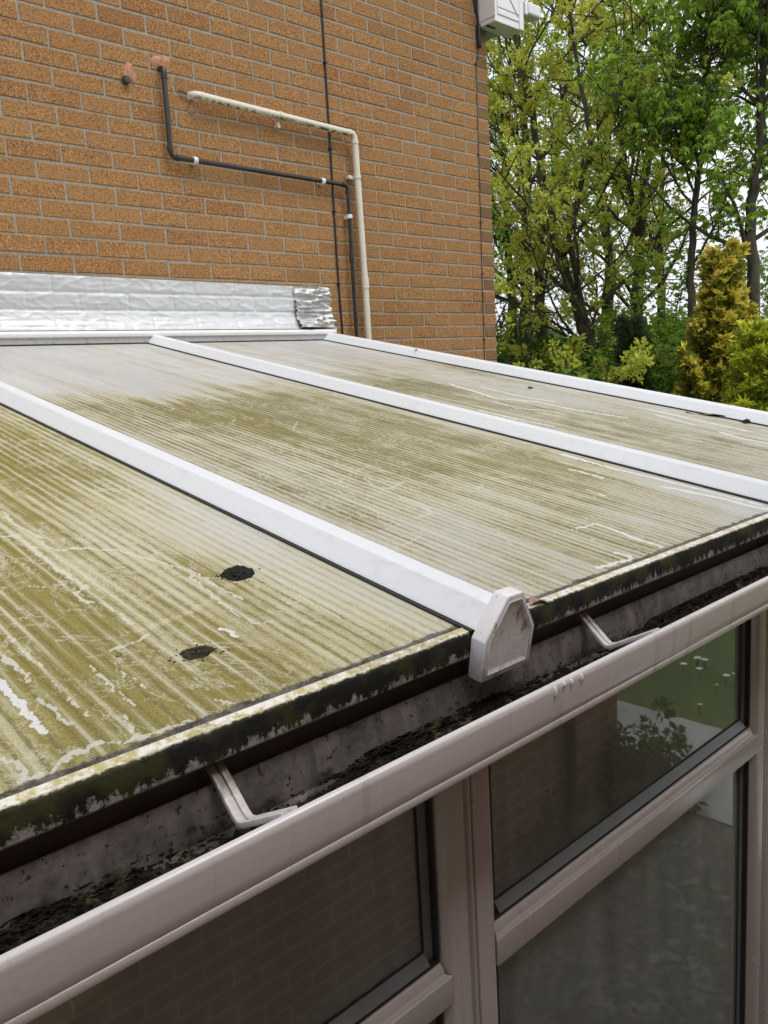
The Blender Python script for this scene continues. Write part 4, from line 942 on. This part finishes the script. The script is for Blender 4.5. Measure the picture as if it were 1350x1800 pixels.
def tree(name, label, trunks, limbs, zmin, style, leafm, barkm, seed, limb_len=1.7, n2=7, n3=4, tip_t=(.35, 1), group='trees beyond the house', up=.05, nt=3, zcut=None):
    r = random.Random(seed); V, F = [], []; tips = []
    base = trunks[0][0][0]
    for pts, rads in trunks:
        # densify trunk with a slight wander
        pp, rr = [], []
        for a, b, ra, rb in zip(pts[:-1], pts[1:], rads[:-1], rads[1:]):
            for k in range(5):
                f = k / 5; pp.append(a.lerp(b, f) + rvec(r) * ra * .35); rr.append(ra + (rb - ra) * f)
        pp.append(pts[-1]); rr.append(rads[-1]); tri_tube(V, F, pp, rr, 9)
        for _ in range(limbs):
            t = r.uniform(.18, 1.0); p, d = along(pp, t)
            if p.z < zmin: continue
            ri = rr[min(int(t * (len(rr) - 1)), len(rr) - 1)]
            dd = (rvec(r) * Vector((1, 1, .5)) + Vector((0, 0, .35)) + d * .35); L = limb_len * r.uniform(.55, 1.15) * (1.1 - .45 * t)
            q1, s1 = grow(r, p, dd, L, max(.008, min(ri * .42, .028)), .005, 7, .20, up); tri_tube(V, F, q1, s1, 6)
            for _2 in range(n2):
                t2 = r.uniform(.2, 1.0); p2, d2 = along(q1, t2); L2 = L * r.uniform(.25, .5)
                q2, s2 = grow(r, p2, d2 * .7 + rvec(r) * .9, L2, .0075, .0035, 5, .22, up); tri_tube(V, F, q2, s2, 4)
                for _3 in range(n3):
                    t3 = r.uniform(.2, 1.0); p3, d3 = along(q2, t3); L3 = L2 * r.uniform(.3, .55)
                    q3, s3 = grow(r, p3, d3 * .7 + rvec(r) * .9, L3, .0038, .002, 3, .25, up); tri_tube(V, F, q3, s3, 3)
                    for k in range(nt): tips.append((along(q3, r.uniform(*tip_t))[0], (q3[-1] - q3[-2]).normalized()))
    o = thing(name, (base.x, base.y, base.z), label, 'tree', group)
    add('trunk', new_mesh('trunk', np.array(V), np.array(F), barkm, True), o)
    LV, LF = make_leaves(tips, style, seed); add('crown', new_mesh('crown', LV, LF, leafm, False), o)
    print(name, len(tips), len(LF))
    return o
L_maple = leaf_material('maple_leaf', (.58, .60, .085), (.90, .88, .20), (.46, .54, .07), .45)
L_chest = leaf_material('chestnut_leaf', (.20, .36, .045), (.46, .62, .10), (.33, .48, .06), .5)
L_green = leaf_material('broad_leaf', (.15, .30, .032), (.35, .53, .07), (.21, .37, .038), .5)
L_dark = leaf_material('shrub_leaf', (.035, .075, .012), (.09, .15, .025), (.05, .10, .016), .35)
B_dark = bark_material('dark_bark', (.022, .018, .014), (.060, .050, .038)); B_grey = bark_material('grey_bark', (.045, .038, .030), (.125, .11, .088))
def T(d, rad, *pp):
    """trunk through photo directions at distance d, starting from the ground below the first one"""
    P = [ray_point(px, py, d + dd) for px, py, dd in pp]; b = P[0].copy(); k = (P[1] - P[0]); g = Vector((b.x, b.y, GZ)); pts = [g] + P
    n = len(pts); return pts, [rad * (1 - .78 * k / (n - 1)) for k in range(n)]
# maple with yellow-green tufts: the leaning grey trunk and its upright companions
tree('maple_tree', 'maple with small yellow green tufts and a leaning grey trunk behind the house corner', [T(8.6, .070, (1045, 640, 0), (1020, 560, 0), (985, 450, 0), (955, 330, .1), (935, 200, .2), (905, 60, .2), (880, -150, .3)), T(8.8, .042, (1045, 640, 0), (1000, 420, -.4), (1040, 250, -.5), (1010, 80, -.5), (985, -140, -.4))],
     22, -2.1, 'maple', L_maple, B_grey, 21, 1.6, 6, 4, nt=2)
tree('maple_tree', 'twin stemmed tree with a tall dark fork right of the leaning grey trunk', [T(9.6, .070, (1122, 640, 0), (1118, 520, 0), (1125, 420, 0), (1130, 320, 0), (1150, 220, 0), (1190, 110, 0), (1215, -40, 0), (1235, -200, 0)), T(9.6, .055, (1120, 600, 0), (1122, 400, 0), (1100, 300, .1), (1085, 200, .1), (1100, 90, 0), (1095, -120, 0))],
     20, -1.6, 'maple', L_maple, B_grey, 22, 1.35, 6, 4, nt=1)
tree('broadleaf_tree', 'dark stemmed green tree in the gap just beside the house corner', [T(12.5, .11, (925, 560, 0), (925, 430, 0), (930, 300, 0), (915, 150, 0), (900, -120, 0)), T(12.7, .09, (900, 560, 0), (895, 430, 0), (885, 250, 0), (870, -80, 0)), T(12.9, .10, (952, 560, 0), (945, 450, 0), (975, 300, 0), (1000, 120, 0), (1010, -120, 0))],
     17, -1.2, 'broad', L_green, B_dark, 23, 2.0, 6, 3, nt=2)
tree('broadleaf_tree', 'loose mid green tree between the maple and the golden conifer', [T(13.5, .12, (1060, 600, 0), (1075, 480, 0), (1055, 350, 0), (1075, 150, 0), (1080, -150, 0)), T(13.5, .08, (1165, 560, 0), (1160, 430, 0), (1165, 300, 0), (1180, -100, 0))],
     15, -1.2, 'broad', L_green, B_dark, 24, 1.9, 6, 3, nt=2)
tree('chestnut_tree', 'horse chestnut with drooping bright green leaves above the conifers', [T(8.2, .062, (1322, 480, 0), (1318, 380, 0), (1335, 260, 0), (1340, 130, 0), (1330, -20, 0), (1325, -200, 0)), T(8.3, .045, (1215, 560, 0), (1214, 450, 0), (1225, 330, 0), (1245, 200, 0), (1240, 60, 0), (1250, -160, 0))],
     26, -1.3, 'chestnut', L_chest, B_grey, 25, 1.30, 6, 3, nt=2)
tree('chestnut_tree', 'second horse chestnut half hidden at the right edge', [T(10.5, .07, (1390, 560, 0), (1380, 400, 0), (1395, 200, 0), (1380, 0, 0), (1370, -200, 0))], 24, -1.4, 'chestnut', L_chest, B_dark, 26, 1.7, 6, 3, nt=2)

# conifers -----------------------------------------------------------
def conifer(name, label, base, top, rad, n, mats, seed, spray=.10, wd=.018, taper=1.0, lean=0.0):
    g = np.random.default_rng(seed); r = random.Random(seed); o = thing(name, tuple(base), label, 'conifer')
    H = top - base.z
    mb = MB(); mb.tube([base, base + Vector((0, 0, H * .5)), base + Vector((0, 0, H * .95))], [.06, .035, .006], 8); add('trunk', mb.mesh('trunk', B_dark, auto=60), o)
    # outer sprays grouped in upright fans, looser and darker inside
    nb = max(60, int(n / 26)); hb = g.random(nb) ** 1.1; ab = g.random(nb) * 2 * math.pi
    prof = np.clip((1 - hb) ** .92, .02, 1) * (.52 + .34 * np.sqrt(g.random(nb)) + .30 * vnoise(ab * 1.7, hb * 7, seed))
    ib = g.integers(0, nb, n); nf = n; h = hb[ib]; ang = ab[ib]; tt = g.random(nf) ** .8
    Lp = (.07 + .16 * rad) * g.uniform(.6, 1.25, nb)[ib]; outb = np.stack([np.cos(ang), np.sin(ang), np.zeros(nf)], 1)
    axis = norm(outb * (.30 + .35 * g.random(nb))[ib][:, None] + np.array([0, 0, 1.0]) + (g.normal(0, .16, (nb, 3)))[ib])
    R = rad * prof[ib] * .86
    C = np.stack([base.x + np.cos(ang) * R, base.y + np.sin(ang) * R, base.z + h * H * .94], 1) + axis * (tt * Lp)[:, None] + g.normal(0, 1, (nf, 3)) * (.050 * rad * (1.2 - tt))[:, None]
    outd = norm(C - np.stack([np.full(nf, base.x), np.full(nf, base.y), C[:, 2]], 1))
    fan = norm(axis * .8 + outd * g.uniform(.0, .7, (nf, 1)) + g.normal(0, .38, (nf, 3)))
    Vs, Fs, oo = [], [], 0
    k = 6; side = norm(np.cross(fan, outd + g.normal(0, .6, (nf, 3)))); th = (np.arange(k) - (k - 1) / 2) * .30
    d = fan[:, None, :] * np.cos(th)[None, :, None] + side[:, None, :] * np.sin(th)[None, :, None]; d = norm(d.reshape(-1, 3) + g.normal(0, .13, (nf * k, 3)))
    Cc = np.repeat(C, k, 0) + d * (np.abs(np.tile(th, nf))[:, None] * .02); nn = norm(np.cross(d, np.repeat(side, k, 0)) + g.normal(0, .3, (nf * k, 3)))
    V, F = leaf_quads(Cc, d, nn, g.uniform(.5, 1.15, nf * k) * spray, g.uniform(.6, 1.2, nf * k) * wd * .5, .2)
    me = new_mesh('foliage', V, F, mats[0], False)
    for q in mats[1:]: me.materials.append(q)
    if len(mats) > 1:
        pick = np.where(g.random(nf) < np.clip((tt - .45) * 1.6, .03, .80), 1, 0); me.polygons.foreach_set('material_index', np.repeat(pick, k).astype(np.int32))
    add('foliage', me, o); return o
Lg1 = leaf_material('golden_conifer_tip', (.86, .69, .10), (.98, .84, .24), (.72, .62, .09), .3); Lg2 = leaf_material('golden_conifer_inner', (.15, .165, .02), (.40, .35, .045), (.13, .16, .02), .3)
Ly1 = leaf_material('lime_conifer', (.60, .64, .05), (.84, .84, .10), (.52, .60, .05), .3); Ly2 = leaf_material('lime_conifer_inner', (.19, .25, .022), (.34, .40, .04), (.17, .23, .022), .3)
Lj = leaf_material('juniper', (.016, .038, .014), (.040, .070, .026), (.022, .048, .020), .15)
def ground_under(px, py, d): q = ray_point(px, py, d); return Vector((q.x, q.y, GZ))
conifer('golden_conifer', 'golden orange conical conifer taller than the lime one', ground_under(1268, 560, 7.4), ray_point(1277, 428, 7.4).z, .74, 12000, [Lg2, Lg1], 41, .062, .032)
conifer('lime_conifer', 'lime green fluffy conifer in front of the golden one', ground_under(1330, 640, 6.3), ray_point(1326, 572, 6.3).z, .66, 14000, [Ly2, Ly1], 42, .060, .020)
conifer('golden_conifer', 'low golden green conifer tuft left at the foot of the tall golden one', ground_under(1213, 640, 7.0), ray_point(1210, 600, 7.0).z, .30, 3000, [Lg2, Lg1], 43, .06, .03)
conifer('juniper', 'narrow dark green juniper left of the golden conifers', ground_under(1112, 640, 7.6), ray_point(1112, 545, 7.6).z, .26, 3800, [Lj], 44, .11, .012)

# understorey shrubs -------------------------------------------------
def shrub(label, px, py, d, rx, h, mat, style, seed, n=800, cat='shrub'):
    h *= 1.15; b = ground_under(px, py, d); r = random.Random(seed); V, F, tips = [], [], []; o = thing('shrub', tuple(b), label, cat, 'shrubs under the trees')
    for s in range(9):
        dd = Vector((r.uniform(-.5, .5), r.uniform(-.5, .5), 1)); q, sr = grow(r, b + Vector((r.uniform(-.1, .1), r.uniform(-.1, .1), 0)), dd, h * r.uniform(.6, 1), .016, .004, 8, .12, .02); tri_tube(V, F, q, sr, 5)
        for k in range(9):
            p, d1 = along(q, r.uniform(.2, 1)); q2, s2 = grow(r, p, d1 * .5 + rvec(r), rx * r.uniform(.4, .9), .006, .002, 5, .2, .03); tri_tube(V, F, q2, s2, 3)
            for _ in range(max(1, n // 45)): tips.append((along(q2, r.uniform(.15, 1))[0] + rvec(r) * .07, d1))
    add('stems', new_mesh('stems', np.array(V), np.array(F), B_dark, True), o); LV, LF = make_leaves(tips, style, seed); add('foliage', new_mesh('foliage', LV, LF, mat, False), o)
for a in (('dark leafy shrub at the foot of the house corner', 890, 620, 8.4, .9, 2.55, L_dark, 'broad', 61), ('yellow green tufted shrub between house corner and leaning trunk', 955, 620, 8.0, .9, 2.75, L_maple, 'maple', 62),
          ('dark shrub under the leaning grey trunk', 1010, 620, 9.6, 1.0, 2.75, L_dark, 'broad', 63), ('olive tufted shrub just left of the juniper', 1070, 620, 8.6, .8, 2.65, L_maple, 'maple', 64), ('mid green shrub filling the gap between juniper and golden conifer', 1165, 620, 9.0, 1.0, 2.9, L_green, 'broad', 65),
          ('dark shrub behind the golden conifer', 1240, 600, 9.8, 1.1, 3.1, L_dark, 'broad', 66), ('green shrub behind the lime conifer at the right edge', 1335, 560, 9.2, 1.1, 3.2, L_green, 'broad', 67), ('dark shrub far behind the twin stemmed tree', 1110, 600, 12.0, 1.2, 3.0, L_dark, 'broad', 68), ('dark shrub far behind near the house corner', 930, 600, 12.5, 1.3, 2.9, L_dark, 'broad', 69)):
    shrub(*a)
# far wood closing the view at the horizon
g = np.random.default_rng(9); n = 60000; aa = g.uniform(-.15, 1.05, n); dd = g.uniform(26, 34, n); hh = GZ + g.random(n) ** .8 * (2.5 + 1.5 * vnoise(aa * 14, dd * .1, 3))
Pf = np.stack([CAM.x + np.sin(math.pi / 2 - aa) * dd, CAM.y + np.cos(math.pi / 2 - aa) * dd, hh], 1); df = norm(g.normal(0, 1, (n, 3))); nf_ = norm(np.cross(df, g.normal(0, 1, (n, 3))))
Vf, Ff = leaf_quads(Pf, df, nf_, g.uniform(.25, .5, n), g.uniform(.1, .2, n))
add('far_wood', new_mesh('far_wood', Vf, Ff, L_dark, False), label='low dark far wood between the tree trunks', cat='wood', kind='stuff')
# plants by the path, seen in the panes
L_low = leaf_material('low_plant_leaf', (.05, .085, .022), (.12, .17, .045), (.07, .10, .03), .3)
def low_plant(label, x, y, h, n, sx, seed, cat='plant'):
    b = Vector((x, y, GZ)); r = random.Random(seed); tips = [(b + Vector((r.gauss(0, sx), r.gauss(0, sx * .6), abs(r.gauss(0, .5)) * h + .03)), Vector((0, 0, 1))) for _ in range(n)]
    V, F = [], []
    for k in range(30):
        q, s_ = grow(r, b + Vector((r.gauss(0, sx * .7), r.gauss(0, sx * .4), 0)), Vector((r.uniform(-.6, .6), r.uniform(-.6, .6), 1)), h, .005, .002, 4, .15, 0); tri_tube(V, F, q, s_, 4)
    o = thing('garden_plant', tuple(b), label, cat); add('stems', new_mesh('stems', np.array(V), np.array(F), B_dark, True), o)
    LV, LF = make_leaves(tips, 'maple', seed); add('foliage', new_mesh('foliage', LV, LF, L_low, False), o)
low_plant('low leafy plant at the corner of the path, mirrored in the upper pane', 2.55, -4.30, .34, 380, .15, 71)
low_plant('straggly plant under the outbuilding downpipe, mirrored in the panes', 1.9, -4.30, .22, 110, .16, 72)
def flower(x, y, c, h, rr):
    o = thing('lawn_flower', (x, y, GZ), c + ' flower in the lawn, mirrored in the upper pane', 'flower', c + ' flowers in the lawn')
    mb = MB(); mb.tube([(x, y, GZ), (x + .01, y, GZ + h)], .004, 5); add('stalk', mb.mesh('stalk', L_low), o)
    mb = MB(); k = 10
    vs = [(x + .01, y, GZ + h + .012)] + [(x + .01 + math.cos(2 * math.pi * q / k) * rr * (1 if q % 2 else .7), y + math.sin(2 * math.pi * q / k) * rr * (1 if q % 2 else .7), GZ + h + .02) for q in range(k)] + [(x + .01, y, GZ + h - .012)]
    mb.poly(vs, [(0, 1 + q, 1 + (q + 1) % k) for q in range(k)] + [(k + 1, 1 + (q + 1) % k, 1 + q) for q in range(k)])
    add('bloom', mb.mesh('bloom', PET[c]), o)
PET = {'white': plain('white_petal', (.75, .75, .70), .7), 'yellow': plain('yellow_petal', (.75, .58, .03), .7)}
rf = random.Random(3)
for k in range(14): flower(4.62 + rf.uniform(-.25, .3), -4.75 + rf.uniform(-.35, .35), 'white', .05, .032)
for k in range(6): flower(4.05 + rf.uniform(-.25, .3), -4.45 + rf.uniform(-.3, .3), 'yellow', .05, .020)
